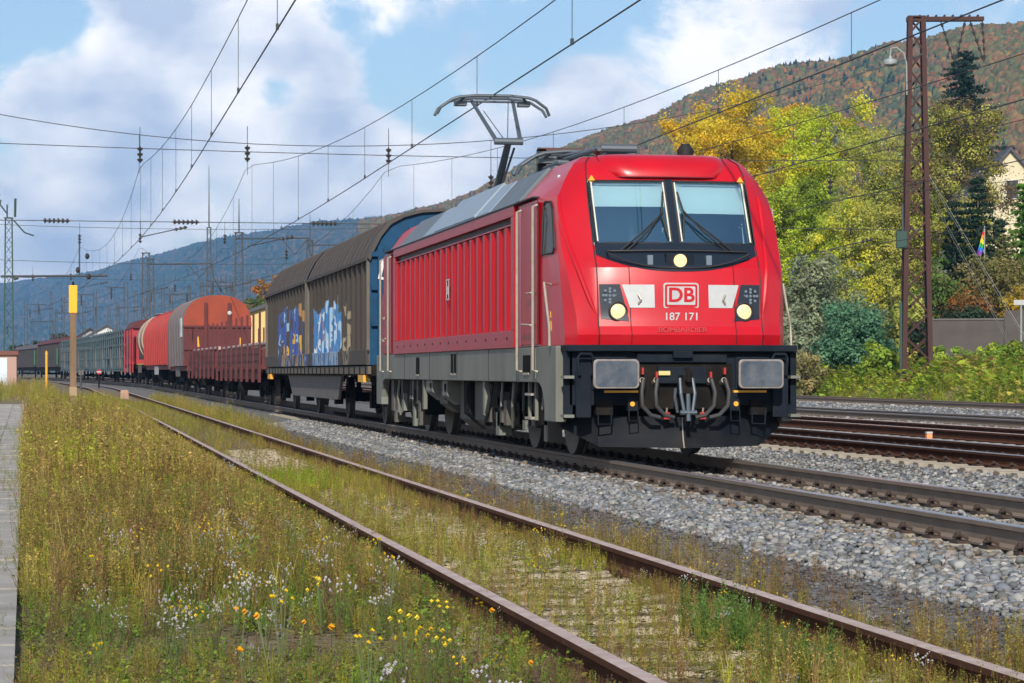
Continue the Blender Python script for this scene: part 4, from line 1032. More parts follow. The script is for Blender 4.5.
# ------------------------------------------------------------------ masts, posts and wires
m_mastr = mat('rusty_mast_iron', (.065, .024, .018), .85, .0, var=(.04, .020, .017), vscale=1.5, vamt=.6)
m_mastg = mat('green_mast_paint', (.02, .06, .045), .7)
m_mastd = mat('dull_mast_iron', (.055, .06, .065), .75)
m_wire = mat('copper_wire', (.045, .050, .052), .6, .3)
m_ins = mat('dark_insulator', (.035, .030, .028), .35)
m_cable = mat('pale_stay_wire', (.24, .24, .22), .6, .3)
m_al = mat('lamp_housing', (.26, .29, .29), .5)
def lattice(t, h, wb, wt, m_, db=None, n=14, leg=.06):
    """four-legged lattice post, wider at the foot"""
    db = db or wb; dt = wt * db / wb
    def corner(sx, sy, z): k = z / h; return (sx * (wb + (wt - wb) * k) / 2, sy * (db + (dt - db) * k) / 2, z)
    for sx in (-1, 1):
        for sy in (-1, 1):
            m = MB(); m.tube([corner(sx, sy, 0), corner(sx, sy, h)], leg, m_, n=4); m.build('mast_leg', t)
    m = MB(); zs = [h * (1 - (1 - k / n) ** 1.12) for k in range(n + 1)]
    for i in range(n):
        for a, b_ in (((-1, -1), (1, -1)), ((1, -1), (1, 1)), ((1, 1), (-1, 1)), ((-1, 1), (-1, -1))):
            if i % 2: a, b_ = b_, a
            m.cyl(corner(*a, zs[i]), corner(*b_, zs[i + 1]), leg * .42, m_, n=4, caps=False)
    m.build('lattice_bracing', t)
    m = MB(); m.box(-wt * .7, wt * .7, -dt * .7, dt * .7, h, h + .06, m_); m.build('mast_cap', t)
def insulator(b, p, q, r=.075, k=5):
    p, q = Vector(p), Vector(q)
    b.cyl(p, q, r * .35, m_ins, n=8)
    for i in range(k):
        c = p + (q - p) * ((i + .5) / k); d = (q - p) / k * .22
        b.cyl(c - d, c + d, r, m_ins, r1=r * .7, n=10)
gz = lambda x, y: climb(y) + float(bank(x - bend(min(y, 300))))
# big rusty mast
MX, MY = 34.45, 98.5
rm = thing('catenary_mast', 'tall rusty lattice mast with a long top arm and a lamp, on the green embankment', 'mast', (MX, MY, .85), R(-12))
lattice(rm, 15.1, 1.10, .52, m_mastr, .80, 17, .135)
m = MB()
for s in (-.14, .14): m.box(-.4, 2.75, s - .04, s + .04, 14.95, 15.12, m_mastr)
for k in range(8): m.box(.1 + k * .34, .16 + k * .34, -.18, .18, 15.12, 15.20, m_mastr)
m.build('top_arm', rm)
for x in (1.0, 2.2):
    m = MB(); insulator(m, (x, 0, 14.95), (x + .55, 0, 13.3), .07, 5); insulator(m, (x + 1.0 if x < 2 else x + .5, 0, 14.95), (x + .6, 0, 13.3), .07, 5); m.build('insulator', rm)
m = MB(); m.tube([(-.42, -.3, 11.9), (-.44, -.3, 13.2), (-.55, -.3, 13.6), (-.85, -.3, 13.85), (-1.08, -.3, 13.8), (-1.1, -.3, 13.5)], .035, m_al, n=8); lb = m.build('lamp_bracket', rm, smooth=True)
m = MB(); m.lathe([(.05, .2), (.08, .1), (.26, .04), (.29, -.04), (.27, -.16), (.18, -.22), (0, -.24)], (-1.1, -.3, 13.3), 'z', m_al, 20); m.build('lamp_head', lb, smooth=True, angle=40)
m = MB(); m.box(-.85, -.45, -.5, -.2, 5.6, 6.3, m_mastg); m.tube([(-.6, -.35, 6.3), (-.6, -.3, 7.4)], .05, m_mastd); m.build('signal_loudspeaker', rm)
m = MB(); m.box(-.72, -.62, -.35, -.28, .0, 3.4, m_mastg); m.build('cable_trunking', rm)
for k, (x, y) in enumerate(((7.5, -3.5), (9.0, 0.5))):
    m = MB()
    for d in (-.12, .12): m.cyl((.4, d, 8.8 - k * .6), (x * .50, y + d, 1.2), .008, m_cable, n=5)
    tag(m.build('stay_wire', None), 'pale pair of stay wires from the rusty mast, the ' + ('outer' if k else 'inner') + ' one on the embankment', 'wire', 'stay wires of the rusty mast').location = (MX, MY, .85)

# green lattice mast at the left edge
gm = thing('catenary_mast', 'green lattice mast with a long thin cross arm at the left edge beyond the shed', 'mast', (-3.62, 165, .3))
lattice(gm, 11.0, .62, .42, m_mastg, .62, 16, .055)
m = MB(); m.cyl((-.5, 0, 7.25), (6.3, 0, 7.35), .075, m_mastd, n=8); m.cyl((.3, 0, 7.1), (.6, 0, 7.2), .12, m_mastd, n=8); m.cyl((4.5, 0, 7.3), (4.5, 0, 10.0), .05, m_mastd); m.build('cross_arm', gm)
m = MB(); m.tube([(-.1, 0, 11.0), (-.1, 0, 11.9)], .05, m_mastg); m.tube([(-.1, 0, 11.3), (-.55, 0, 11.9), (-.5, 0, 12.2)], .05, m_mastg); m.tube([(.4, 0, 11.1), (.42, 0, 12.3)], .08, m_mastg); m.tube([(.3, 0, 10.9), (1.0, 0, 10.1), (1.6, 0, 9.9)], .05, m_mastg); m.build('wire_bracket', gm)
for k, (x, z) in enumerate(((5.0, 8.6), (4.4, 7.7), (5.1, 7.28))):
    m = MB(); m.lathe([(0, -.16), (.16, -.1), (.2, 0), (.16, .1), (0, .16)], (0, 0, 0), 'x', m_ins, 14); o = m.build('insulator', gm); o.location = (x, 0, z)

# far masts: (pixel column, distance, height above ground, arm)
def ray(u, d):
    x = (u - 512) * d / 2504.3; th = R(10.106); return x * math.cos(th) + d * math.sin(th), -x * math.sin(th) + d * math.cos(th)
far = [(146, 190, 10.0, 0, 'far grey lattice mast in a close pair, the plain one without arm'), (150.5, 205, 10.2, 5, 'far grey lattice mast in a close pair, the one with drooping arm'),
       (209, 200, 12.5, 0, 'slender far mast with a long spike just over the orange wagon end'), (239, 180, 11.0, 5, 'far grey mast with a square arm by the graffiti wagon'),
       (189, 250, 9.5, 0, 'small far mast above the bright red hooded wagon'), (202, 260, 10.2, 3, 'small far mast beside the slender spiked one'),
       (51, 330, 11.5, 0, 'faint far mast just left of the yellow box post'), (56.5, 350, 9.5, 3, 'fainter shorter far mast beside the yellow box post'), (310, 230, 13.0, 4, 'far mast whose top shows over the roof of the graffiti wagon'), (118, 300, 9.0, 3, 'tiny far mast above the farther car carrier'), (32, 360, 8.5, 3, 'tiny far mast above the covered vans')]
for u, d, h, arm, lab in far:
    x, y = ray(u, d); t = thing('catenary_mast', lab, 'mast', (x, y, gz(x, y)), 0, 'far catenary masts')
    w_ = .8 if u in (146, 150.5, 239, 310) else .45
    lattice(t, h, w_, w_ * .6, m_mastd, None, 14, .055)
    if arm:
        m = MB(); m.cyl((-.3, 0, h - .4), (arm, 0, h - .3), .06, m_mastd, n=6); m.tube([(arm, 0, h - .3), (arm + .1, 0, h - 1.4), (arm + .8, 0, h - 2.6)], .06, m_mastd); m.tube([(arm * .6, 0, h - .3), (arm * .8, 0, h - 1.5), (arm, 0, h - .3)], .04, m_mastd); m.build('cross_arm', t)
    if u in (209, 239, 310): m = MB(); m.cyl((0, 0, h), (0, 0, h + (5.0 if u == 209 else 2.5)), .06, m_mastd, r1=.02, n=6); m.build('spike', t)

for k, (u, d, h) in enumerate(((16, 420, 9), (26, 300, 9.5), (39, 390, 11), (63, 270, 9), (71, 400, 12), (84, 330, 10), (95, 260, 9.5), (109, 380, 11), (126, 240, 9.6), (136, 340, 12), (163, 300, 11), (171, 240, 9), (180, 360, 12.5), (219, 280, 11.5), (228, 230, 9.8), (249, 260, 11))):
    x, y = ray(u, d); m = MB()
    for s in (-.16, .16): m.tube([(s * 1.4, 0, 0), (s, 0, h)], .05, m_mastd, n=4)
    for q in range(int(h)): m.cyl((-.2, 0, q), (.2, 0, q + 1), .025, m_mastd, n=4, caps=False); m.cyl((.2, 0, q), (-.2, 0, q + 1), .025, m_mastd, n=4, caps=False)
    m.cyl((0, 0, h - .6), (2.4 if k % 2 else -2.0, 0, h - .5), .045, m_mastd, n=5); m.cyl((1.5 if k % 2 else -1.4, 0, h - .6), (1.5 if k % 2 else -1.4, 0, h - 1.7), .09, m_ins, n=6)
    o = m.build('distant_mast'); o.location = (x, y, gz(x, y)); tag(o, 'small faint catenary mast far down the yard against the blue hills', 'mast', 'faint distant masts')

# overhead lines
def catenary(name_label, X, zc, sags, sup, ndrop, bnd=1., y0=2., y1=330., drop=True, r=.011):
    """contact wire at height zc over rail, messenger hung between the supports sup with mid-span height"""
    t = thing('overhead_line', name_label, 'overhead wire', (0, 0, 0), 0, 'overhead lines of the tracks')
    base = lambda y: RT + climb(y)
    def mz(y):
        for a, b_ in zip(sup[:-1], sup[1:]):
            if a <= y <= b_: k = (y - a) / (b_ - a); return sags[1] + (sags[0] - sags[1]) * (2 * k - 1) ** 2
        return sags[0]
    Y = list(np.arange(y0, y1, 4.))
    m = MB(); m.tube([(X + bnd * bend(y), y, base(y) + zc) for y in Y], r * 1.15, m_wire, n=5); m.build('contact_wire', t)
    m = MB(); m.tube([(X + bnd * bend(y), y, base(y) + mz(y)) for y in Y], r * .9, m_wire, n=5); m.build('messenger_wire', t)
    if drop:
        for y in np.arange(sup[0] + 4, y1 - 60, 8.5):
            if y < 8 or y > 190: continue
            m = MB(); x = X + bnd * bend(y); m.cyl((x, y, base(y) + zc), (x, y, base(y) + mz(y)), r * .55, m_wire, n=5); m.box(x - .02, x + .02, y - .04, y + .04, base(y) + zc - .01, base(y) + zc + .08, m_wire); m.build('dropper', t)
    for y in sup:
        if 20 < y < 260:
            x = X + bnd * bend(y); z = base(y) + sags[0]
            m = MB(); insulator(m, (x, y, z + .75), (x, y, z + .12), .12, 3); m.cyl((x, y, z + .7), (x, y, z + 1.5), .014, m_wire, n=5); m.build('insulator', t)
            m = MB(); m.cyl((x, y, base(y) + zc + .05), (x + 1.3, y, base(y) + zc + .35), .02, m_wire, n=6); insulator(m, (x + 1.3, y, base(y) + zc + .35), (x + 1.8, y, base(y) + zc + .46), .08, 3); m.build('registration_arm', t)
catenary('overhead line of the locomotive track touching the raised pantograph', XM, 5.80, (9.0, 6.62), [-28, 97, 165, 235], 6)
catenary('steep overhead line of the overgrown siding crossing the sky above the graffiti wagon', 3.076, 6.12, (8.9, 7.45), [-18, 97, 165, 235], 6, bnd=.9)
catenary('overhead line of the rusty track passing over the locomotive roof', 12.7, 6.18, (9.0, 6.95), [-24, 97, 165, 235], 6)
catenary('overhead line of the rusty brown third track in front of the yellow trees', 16.75, 5.9, (8.0, 6.7), [-24, 97, 165, 235], 6)
catenary('overhead line of the fourth track before the trees', 21.5, 5.9, (8.0, 6.7), [-24, 97, 165, 235], 6, drop=False)
catenary('overhead line of the last track beside the rusty mast', 30.6, 5.9, (8.0, 6.7), [-24, 97, 165, 235], 6, drop=False)
# head-span across the whole yard
def span_wire(label, xa, xb, y, f, r=.016, ins=()):
    t = thing('span_wire', label, 'span wire', (0, 0, 0), 0, 'cross-span wires over the yard')
    X = np.linspace(xa, xb, 40)
    m = MB(); m.tube([(float(x), y, f(x)) for x in X], r, m_wire, n=5); m.build('wire', t)
    for x in ins: m = MB(); insulator(m, (x - .5, y, f(x - .5)), (x + .5, y, f(x + .5)), .11, 6); m.build('insulator', t)
    return t
RZ = .85 + 15
f1 = lambda x: 10.15 + 3.4 * ((x - 9.5) / 22.) ** 2 if x < 9.5 else 10.15 + 4.2 * ((x - 9.5) / 25.) ** 2
t = span_wire('sagging upper cross-span wire that dips over the tracks', -14, 34.3, 97.0, f1)
span_wire('straight middle cross-span wire carrying the hanging insulators', -14, 34.3, 97.06, lambda x: 9.95 - .01 * x + .0006 * (x - 10) ** 2)
span_wire('straight lower cross-span wire with barrel insulators between the tracks', -14, 34.3, 97.12, lambda x: 7.15, ins=(-.35, 4.55, 9.9, 16, 24))
for x in (3.076 + bend(97), XM + bend(97), 12.7 + bend(97), 16.75 + bend(97)):
    m = MB(); m.cyl((x, 97.0, f1(x)), (x, 97.03, 9.0), .012, m_wire, n=5); o = m.build('hanger', t)
for yy, zz in ((165, 7.6), (165.3, 9.9), (235, 9.0)):
    span_wire('far cross-span wire at the %s of the wagons' % {7.6: 'height of the green cross arm, in front', 9.9: 'top of the green mast, above', 9.0: 'dark end'}[zz], -14, 34, yy, lambda x, zz=zz: zz + .5 + climb(yy) + .0012 * (x - 8) ** 2)

# wooden post with the yellow box
px_, py_ = .18, 62
wp_ = thing('marker_post', 'weathered wooden post with a yellow box on top standing in the weeds', 'post', (px_, py_, -.1)); wp_.scale = (.9, .9, .93)
m = MB(); m.prism([(-.085, -.085), (.085, -.08), (.075, .085), (-.08, .08)], 'z', 0, 3.2, mat('grey_brown_post', (.22, .14, .08), .9, var=(.12, .08, .05), vscale=5, vamt=.7, stretch=(1, 1, .2))); m.build('post', wp_)
m = MB(); m.box(-.115, .115, -.10, .10, 3.13, 3.86, mat('yellow_box_paint', (.80, .42, .015), .5)); bx = m.build('yellow_box', wp_, bevel=.015)
m = MB(); m.cyl((0, 0, 3.86), (0, 0, 3.95), .03, m_dark); m.build('cap_pin', bx)
m = MB(); m.box(-.117, -.105, -.06, .06, 3.25, 3.55, m_dark); m.build('side_plate', bx)
m = MB(); m.box(-.10, .10, -.095, -.09, .95, 1.2, mat('old_plate', (.34, .24, .14), .8)); m.build('plate', wp_)
x, y = ray(124.5, 112); m = MB(); m.prism([(-.19, 0), (.19, 0), (.18, .36), (.12, .42), (-.12, .42), (-.18, .36)], 'y', -.13, .13, mat('weathered_marker', (.40, .22, .12), .85, var=(.42, .38, .33), vscale=6)); o = m.build('boundary_stone', bevel=.015); o.location = (x, y, gz(x, y) + .04); tag(o, 'small orange and white stone beside the end of the siding rail', 'marker stone')
x, y = ray(99, 160); t = thing('point_signal', 'small red and white disc signal in front of the grey car carrier', 'signal', (x, y, gz(x, y)))
m = MB(); m.cyl((0, 0, 0), (0, 0, .9), .05, m_dark); m.build('post', t); m = MB(); m.cyl((0, -.05, 1.05), (0, 0.0, 1.05), .16, m_redtap, n=20); d_ = m.build('disc', t); m = MB(); m.box(-.15, .15, -.055, -.052, 1.01, 1.09, m_white); m.build('white_band', d_)
x, y = ray(46.5, 140); t = thing('marker_post', 'thin yellow post standing in front of the dark covered vans', 'post', (x, y, gz(x, y)))
m = MB(); m.cyl((0, 0, 0), (0, 0, 2.1), .07, m_yel, n=10); m.build('pole', t); m = MB(); m.cyl((0, 0, 2.1), (0, 0, 2.3), .09, m_yel, r1=.03, n=10); m.build('cap', t)
x, y = ray(81, 145); m = MB(); m.cyl((0, 0, 0), (0, 0, 1.2), .06, m_mastd, n=8); m.box(-.15, .15, -.05, .05, .9, 1.2, m_belly); o = m.build('trackside_post'); o.location = (x, y, gz(x, y)); tag(o, 'short grey trackside post with a plate near the far rails', 'post')
# orange tape-like marker on the rust rail
m = MB(); m.box(-.05, .05, -.04, .04, .0, .22, mat('orange_cap', (.75, .30, .12), .6)); m.box(-.055, .055, -.045, .045, .22, .25, m_white); o = m.build('rail_marker'); o.location = (14.6, 41.1, .10); tag(o, 'small orange and white marker standing between the rusty rails', 'marker')
# small shed at the left edge
x, y = ray(16.5, 150); t = thing('trackside_shed', 'small shed with a brown roof and a white door at the left edge', 'shed', (x, y, gz(x, y) - .1))
m = MB(); m.box(-3.2, 0, 0, 3, 0, 2.15, mat('pinkish_render', (.42, .27, .22), .85)); m.build('wall', t)
m = MB(); m.box(-3.4, .12, -.15, 3.1, 2.16, 2.42, mat('brown_roof_edge', (.17, .065, .045), .8)); m.build('roof', t)
m = MB(); m.box(-2.2, -.55, -.03, 0.0, .05, 2.0, mat('white_door', (.58, .66, .78), .6)); m.build('door', t)
# distant buildings
m_yw = mat('yellow_render', (.62, .46, .18), .85); m_dr = mat('dark_slate', (.06, .065, .08), .7); m_ww = mat('white_render', (.62, .62, .60), .85); m_win = mat('window_dark', (.03, .035, .045), .15)
def house(name, label, u, d, w_, dep, z0, h, rh, wm, rmat, rz=0., windows=(), chim=False):
    x, y = ray(u, d); t = thing(name, label, 'house', (x, y, z0), rz)
    m = MB(); m.prism([(-w_ / 2, 0), (w_ / 2, 0), (w_ / 2, h), (0, h + rh), (-w_ / 2, h)], 'y', 0, dep, wm); m.build('wall', t)
    m = MB(); k = .35; th_ = .22; sl = rh / (w_ / 2)
    m.prism([(-w_ / 2 - k, h - k * sl), (0, h + rh), (w_ / 2 + k, h - k * sl), (w_ / 2 + k, h - k * sl + th_), (0, h + rh + th_ * 1.3), (-w_ / 2 - k, h - k * sl + th_)], 'y', -.4, dep + .4, rmat); rf = m.build('roof', t)
    if chim: m = MB(); m.box(.8, 1.4, dep * .5, dep * .5 + .6, h + rh - 1.5, h + rh + .9, m_mastr); m.build('chimney', rf)
    for wx, wz, ww, wh in windows:
        m = MB(); m.box(wx - ww / 2, wx + ww / 2, -.03, .02, wz, wz + wh, m_win); q = m.build('window', t)
        m = MB()
        for a, b_, c, e in ((-ww / 2 - .08, ww / 2 + .08, -.08, 0), (-ww / 2 - .08, ww / 2 + .08, wh, wh + .08), (-ww / 2 - .08, -ww / 2, 0, wh), (ww / 2, ww / 2 + .08, 0, wh)): m.box(wx + a, wx + b_, -.06, .0, wz + c, wz + e, m_ww)
        m.build('window_frame', q)
    return t
m_cream = mat('cream_render', (.60, .54, .36), .85)
house('gabled_house', 'cream house with a steep dark gable half hidden by the trees at the right edge', 1010, 215, 9.0, 11, 8.0, 7.2, 5.2, m_cream, m_dr, R(-10), ((0.2, 8.3, 1.0, 1.5), (-2.4, 5.2, 1.1, 1.5), (1.8, 5.2, 1.1, 1.5), (2.1, 2.2, 1.2, 1.6)), True)
house('station_building', 'pale yellow building with a dark roof between the orange wagon end and the graffiti wagon', 268, 200, 12, 14, .5, 4.1, 2.0, m_yw, m_dr, R(-8), ((-3.0, 1.4, 1.1, 1.6), (0, 1.4, 1.1, 1.6), (3.0, 1.4, 1.1, 1.6)))
house('distant_house', 'small white distant house above the farther car carrier', 107, 420, 6, 8, 2.5, 5.0, 1.6, m_ww, m_dr, 0, ((-1, 2.8, 1.3, 1.6), (1.4, 2.8, 1.3, 1.6)))
house('distant_house', 'grey distant house behind the yellow box post', 90, 430, 8, 8, 2.2, 4.0, 2.5, mat('grey_render', (.35, .36, .36), .9), m_mastr, 0, ((0, 1.8, 1.2, 1.4),))
# ------------------------------------------------------------------ loose ballast stones
def ico(sub=0, seed=0, jit=.2):
    import bmesh
    bm = bmesh.new(); bmesh.ops.create_icosphere(bm, subdivisions=sub + 1, radius=1)
    v = np.array([p.co[:] for p in bm.verts]); f = np.array([[q.index for q in p.verts] for p in bm.faces]); bm.free()
    r = np.random.default_rng(seed); v = v * (1 + r.uniform(-jit, jit * .6, (len(v), 1))) + r.uniform(-jit * .4, jit * .4, v.shape)
    return v, f
m_stone = mat('ballast_stone', (1, 1, 1), .9, attr='tint', spec=.25)
def ballast_height(X): return np.interp(X, [p[0] for p in prof_bed], [p[1] for p in prof_bed])
prof_bed = [(4.25, -.05), (4.6, .0), (5.0, .035), (5.75, .115), (8.7, .115), (9.5, .03), (10.7, .03), (11.4, .085), (18.5, .085), (19.3, .05), (20, .12), (23, .12), (24, .02), (28, .02), (29, .12), (32, .12), (32.8, .02), (33.2, -.1)]
def stones(n, x0, x1, y0, y1, smin, smax, seed, dens=None, dark=1., pw=1.6):
    r = np.random.default_rng(seed)
    X = r.uniform(x0, x1, n); Y = y0 + (y1 - y0) * r.uniform(0, 1, n) ** pw
    return X, Y, r.uniform(smin, smax, n) * r.choice([.7, 1, 1, 1.25], n), r
parts = []
protos = [ico(0, s, .42) for s in range(5)]
PAL = np.array([(.42, .43, .45), (.36, .38, .42), (.47, .46, .45), (.30, .32, .36), (.52, .51, .48), (.40, .35, .30), (.26, .29, .31), (.56, .55, .53), (.33, .35, .33)])
for n, x0, x1, y0, y1, a, b_, pw in ((27000, 5.02, 6.42, 12, 64, .020, .041, 1.35), (7500, 6.55, 7.88, 14, 34, .022, .036, 1.3), (16000, 8.05, 11.9, 17, 60, .022, .04, 1.35), (9000, 12.0, 18.6, 26, 75, .025, .042, 1.2), (12000, 4.1, 5.15, 10, 60, .008, .02, 1.5), (16000, 18.4, 33.0, 45, 110, .035, .07, 1.1)):
    X, Y, S, r = stones(n, x0, x1, y0, y1, a, b_, int(n + x0 * 7), pw=pw)
    Z = ballast_height(X) + .004 + r.uniform(-.012, .02, n)
    # keep the rails and sleeper tops clear
    keep = np.ones(n, bool)
    for xr in (XM - .7535, XM + .7535, 12.7 - .7535, 12.7 + .7535, 16.75 - .75, 16.75 + .75, 20.75, 22.25, 29.85, 31.35): keep &= np.abs(X - xr) > .11
    on_main = (np.abs(X - XM) < 1.32); ph = np.abs(((Y - 14.2 + .3) % .6) - .3); dr = np.minimum(np.abs(X - XM - .7535), np.abs(X - XM + .7535)); keep &= ~(on_main & (ph < .16) & (r.uniform(0, 1, n) < np.where(dr < .27, .95, np.where(np.abs(X - XM) < .75, .45, .12))))
    keep &= ~((np.abs(X - 12.7) < 1.3) & (np.abs(((Y - 26 + .3) % .6) - .3) < .16) & (r.uniform(0, 1, n) < .95))
    on = on_main & keep & (ph >= .13); Z[on] -= .012; on = on_main & keep & (ph < .13); Z[on] += .02
    X, Y, Z, S = X[keep], Y[keep], Z[keep], S[keep]; k = len(X)
    fine = b_ < .025
    T = (PAL * np.array((1.0, 1, .99)) * (.30 if fine else .58))[r.integers(0, len(PAL), k)] * r.uniform(.55, 1.25, (k, 1))
    if not fine:
        brn = (np.abs(X - XM) < 1.3) & (r.uniform(0, 1, k) < .4); T[brn] *= np.array((.85, .70, .56))
    which = r.integers(0, 5, k)
    for q in range(5):
        s_ = which == q; c = s_.sum()
        sc3 = np.stack([S[s_] * r.uniform(.8, 1.4, c), S[s_] * r.uniform(.7, 1.1, c), S[s_] * r.uniform(.5, .85, c)], 1)
        parts.append(replicate(protos[q][0], protos[q][1], np.stack([X[s_] + bendA(Y[s_]), Y[s_], Z[s_] + climbA(Y[s_])], 1), sc3, r.uniform(0, 6.28, c), T[s_], tilt=r.uniform(-.6, .6, c)))
v, f, t = join(parts)
o = fast_mesh('gravel', v, f, m_stone, t); tag(o, 'loose grey ballast stones lying along the tracks', kind='stuff')

# ------------------------------------------------------------------ weeds and flowers
m_leaf = mat('leaf', (1, 1, 1), .7, attr='tint', trans=.4, spec=.2)
m_petal = mat('petal', (1, 1, 1), .6, attr='tint', trans=.25)
def quads_to(v): return np.arange(len(v)).reshape(-1, 4)
def leafquad(c, d, w_, l_, r):
    """diamond leaf from c along d"""
    d = d / np.linalg.norm(d); s = np.cross(d, r.normal(size=3)); s /= np.linalg.norm(s) + 1e-9
    return [c, c + d * l_ * .5 + s * w_, c + d * l_, c + d * l_ * .5 - s * w_]
def plant(kind, seed):
    r = np.random.default_rng(seed); V = []; C = []
    def stem(p, q, w_, col_):
        d = q - p; s = np.cross(d, (r.normal(), r.normal(), .1)); s = s / np.linalg.norm(s) * w_
        V.extend([p - s, p + s, q + s * .6, q - s * .6]); C.extend([col_] * 4)
    if kind == 'grass':
        for _ in range(26):
            a = r.uniform(0, 6.28); b = r.uniform(0, .09); p = np.array((b * math.cos(a), b * math.sin(a), 0)); h = r.uniform(.25, .62); le = r.uniform(.05, .35)
            a2 = r.uniform(0, 6.28); q = p + np.array((le * .35 * math.cos(a2), le * .35 * math.sin(a2), h * .6)); e = p + np.array((le * math.cos(a2), le * math.sin(a2), h))
            c = np.array((1, 1, 1)) * r.uniform(.6, 1.2); w_ = r.uniform(.002, .0045); s = np.array((-math.sin(a2), math.cos(a2), 0)) * w_
            V.extend([p - s, p + s, q + s * .8, q - s * .8, q - s * .8, q + s * .8, e + s * .1, e - s * .1]); C.extend([c] * 8)
    elif kind in ('stalk', 'seed'):
        for _ in range(7):
            a = r.uniform(0, 6.28); b = r.uniform(0, .10); p = np.array((b * math.cos(a), b * math.sin(a), 0)); h = r.uniform(.28, .72)
            a2 = r.uniform(0, 6.28); le = r.uniform(.0, .14); e = p + np.array((le * math.cos(a2), le * math.sin(a2), h)); c = np.array((1, 1, 1)) * r.uniform(.6, 1.1)
            m_ = (p + e) / 2 + np.array((r.normal() * .015, r.normal() * .015, 0)); stem(p, m_, .0028, c * .8); stem(m_, e, .0022, c * .8)
            nl = 16 if kind == 'stalk' else 22
            for k in range(nl):
                t = r.uniform(.12, 1) if kind == 'stalk' else r.uniform(.5, 1.02); c0 = p + (e - p) * t
                d = np.array((r.normal(), r.normal(), r.uniform(.1, 1.1))); l_ = r.uniform(.018, .05) if kind == 'stalk' else r.uniform(.010, .024)
                V.extend(leafquad(c0, d, l_ * (.22 if kind == 'stalk' else .3), l_, r)); C.extend([c * r.uniform(.7, 1.3)] * 4)
    elif kind == 'broad':
        for _ in range(30):
            a = r.uniform(0, 6.28); b = r.uniform(0, .16); c0 = np.array((b * math.cos(a), b * math.sin(a), r.uniform(.02, .26))); d = np.array((math.cos(a), math.sin(a), r.uniform(.0, .9))); l_ = r.uniform(.04, .09)
            V.extend(leafquad(c0, d, l_ * .28, l_, r)); C.extend([np.array((1, 1, 1)) * r.uniform(.6, 1.3)] * 4)
    V = np.array(V); return V, quads_to(V), np.array(C)
def flower(kind, seed):
    r = np.random.default_rng(seed); V = []; C = []
    h = r.uniform(.20, .36)
    for _ in range(5):
        a = r.uniform(0, 6.28); e = np.array((.09 * math.cos(a) * r.uniform(.1, 1), .09 * math.sin(a) * r.uniform(.1, 1), h * r.uniform(.8, 1.1))); s = np.array((.0025, .001, 0))
        V.extend([-s, s, e + s, e - s]); C.extend([np.array((.10, .13, .04))] * 4)
        if kind == 'white':
            for _k in range(4):
                c = e + r.normal(size=3) * np.array((.022, .022, .010)); w_ = r.uniform(.005, .009); V.extend([c + (w_, 0, .3 * w_), c + (0, w_, 0), c - (w_, 0, 0), c - (0, w_, 0)]); C.extend([np.array((.62, .60, .60)) * r.uniform(.75, 1.1)] * 4)
                V.extend([c + (w_, 0, 0), c + (0, 0, w_), c - (w_, 0, 0), c - (0, 0, w_)]); C.extend([np.array((.60, .57, .60)) * r.uniform(.75, 1.1)] * 4)
        else:
            w_ = .011 if kind == 'yellow' else .017; base = np.array((.80, .58, .015)) if kind == 'yellow' else np.array((.85, .40, .01))
            for ax, ay in (((1, 0, .25), (0, 1, .1)), ((.7, 0, .7), (0, 1, 0)), ((1, 0, 0), (0, .2, 1))):
                ax, ay = np.array(ax) * w_, np.array(ay) * w_; V.extend([e + ax, e + ay, e - ax, e - ay]); C.extend([base * r.uniform(.8, 1.15)] * 4)
            if kind == 'big': break
    V = np.array(V); return V, quads_to(V), np.array(C)
def noise2(x, y, seed, s):
    r = np.random.default_rng(seed); out_ = np.zeros_like(x)
    for k in range(5):
        a = r.uniform(0, 6.28); f = s * r.uniform(.6, 2.0); out_ += np.sin((x * math.cos(a) * f * 1.0 + y * math.sin(a) * f * .7) + r.uniform(0, 6.28))
    return out_ / 5
WEED = dict(olive=(.34, .29, .055), straw=(.54, .41, .12), brown=(.31, .19, .08), green=(.17, .27, .04), lime=(.44, .45, .05), plum=(.21, .13, .095))
PK = [('stalk', s) for s in range(4)] + [('seed', s + 10) for s in range(3)] + [('grass', s + 20) for s in range(3)] + [('broad', s + 30) for s in range(2)]
PP = [plant(*k) for k in PK]
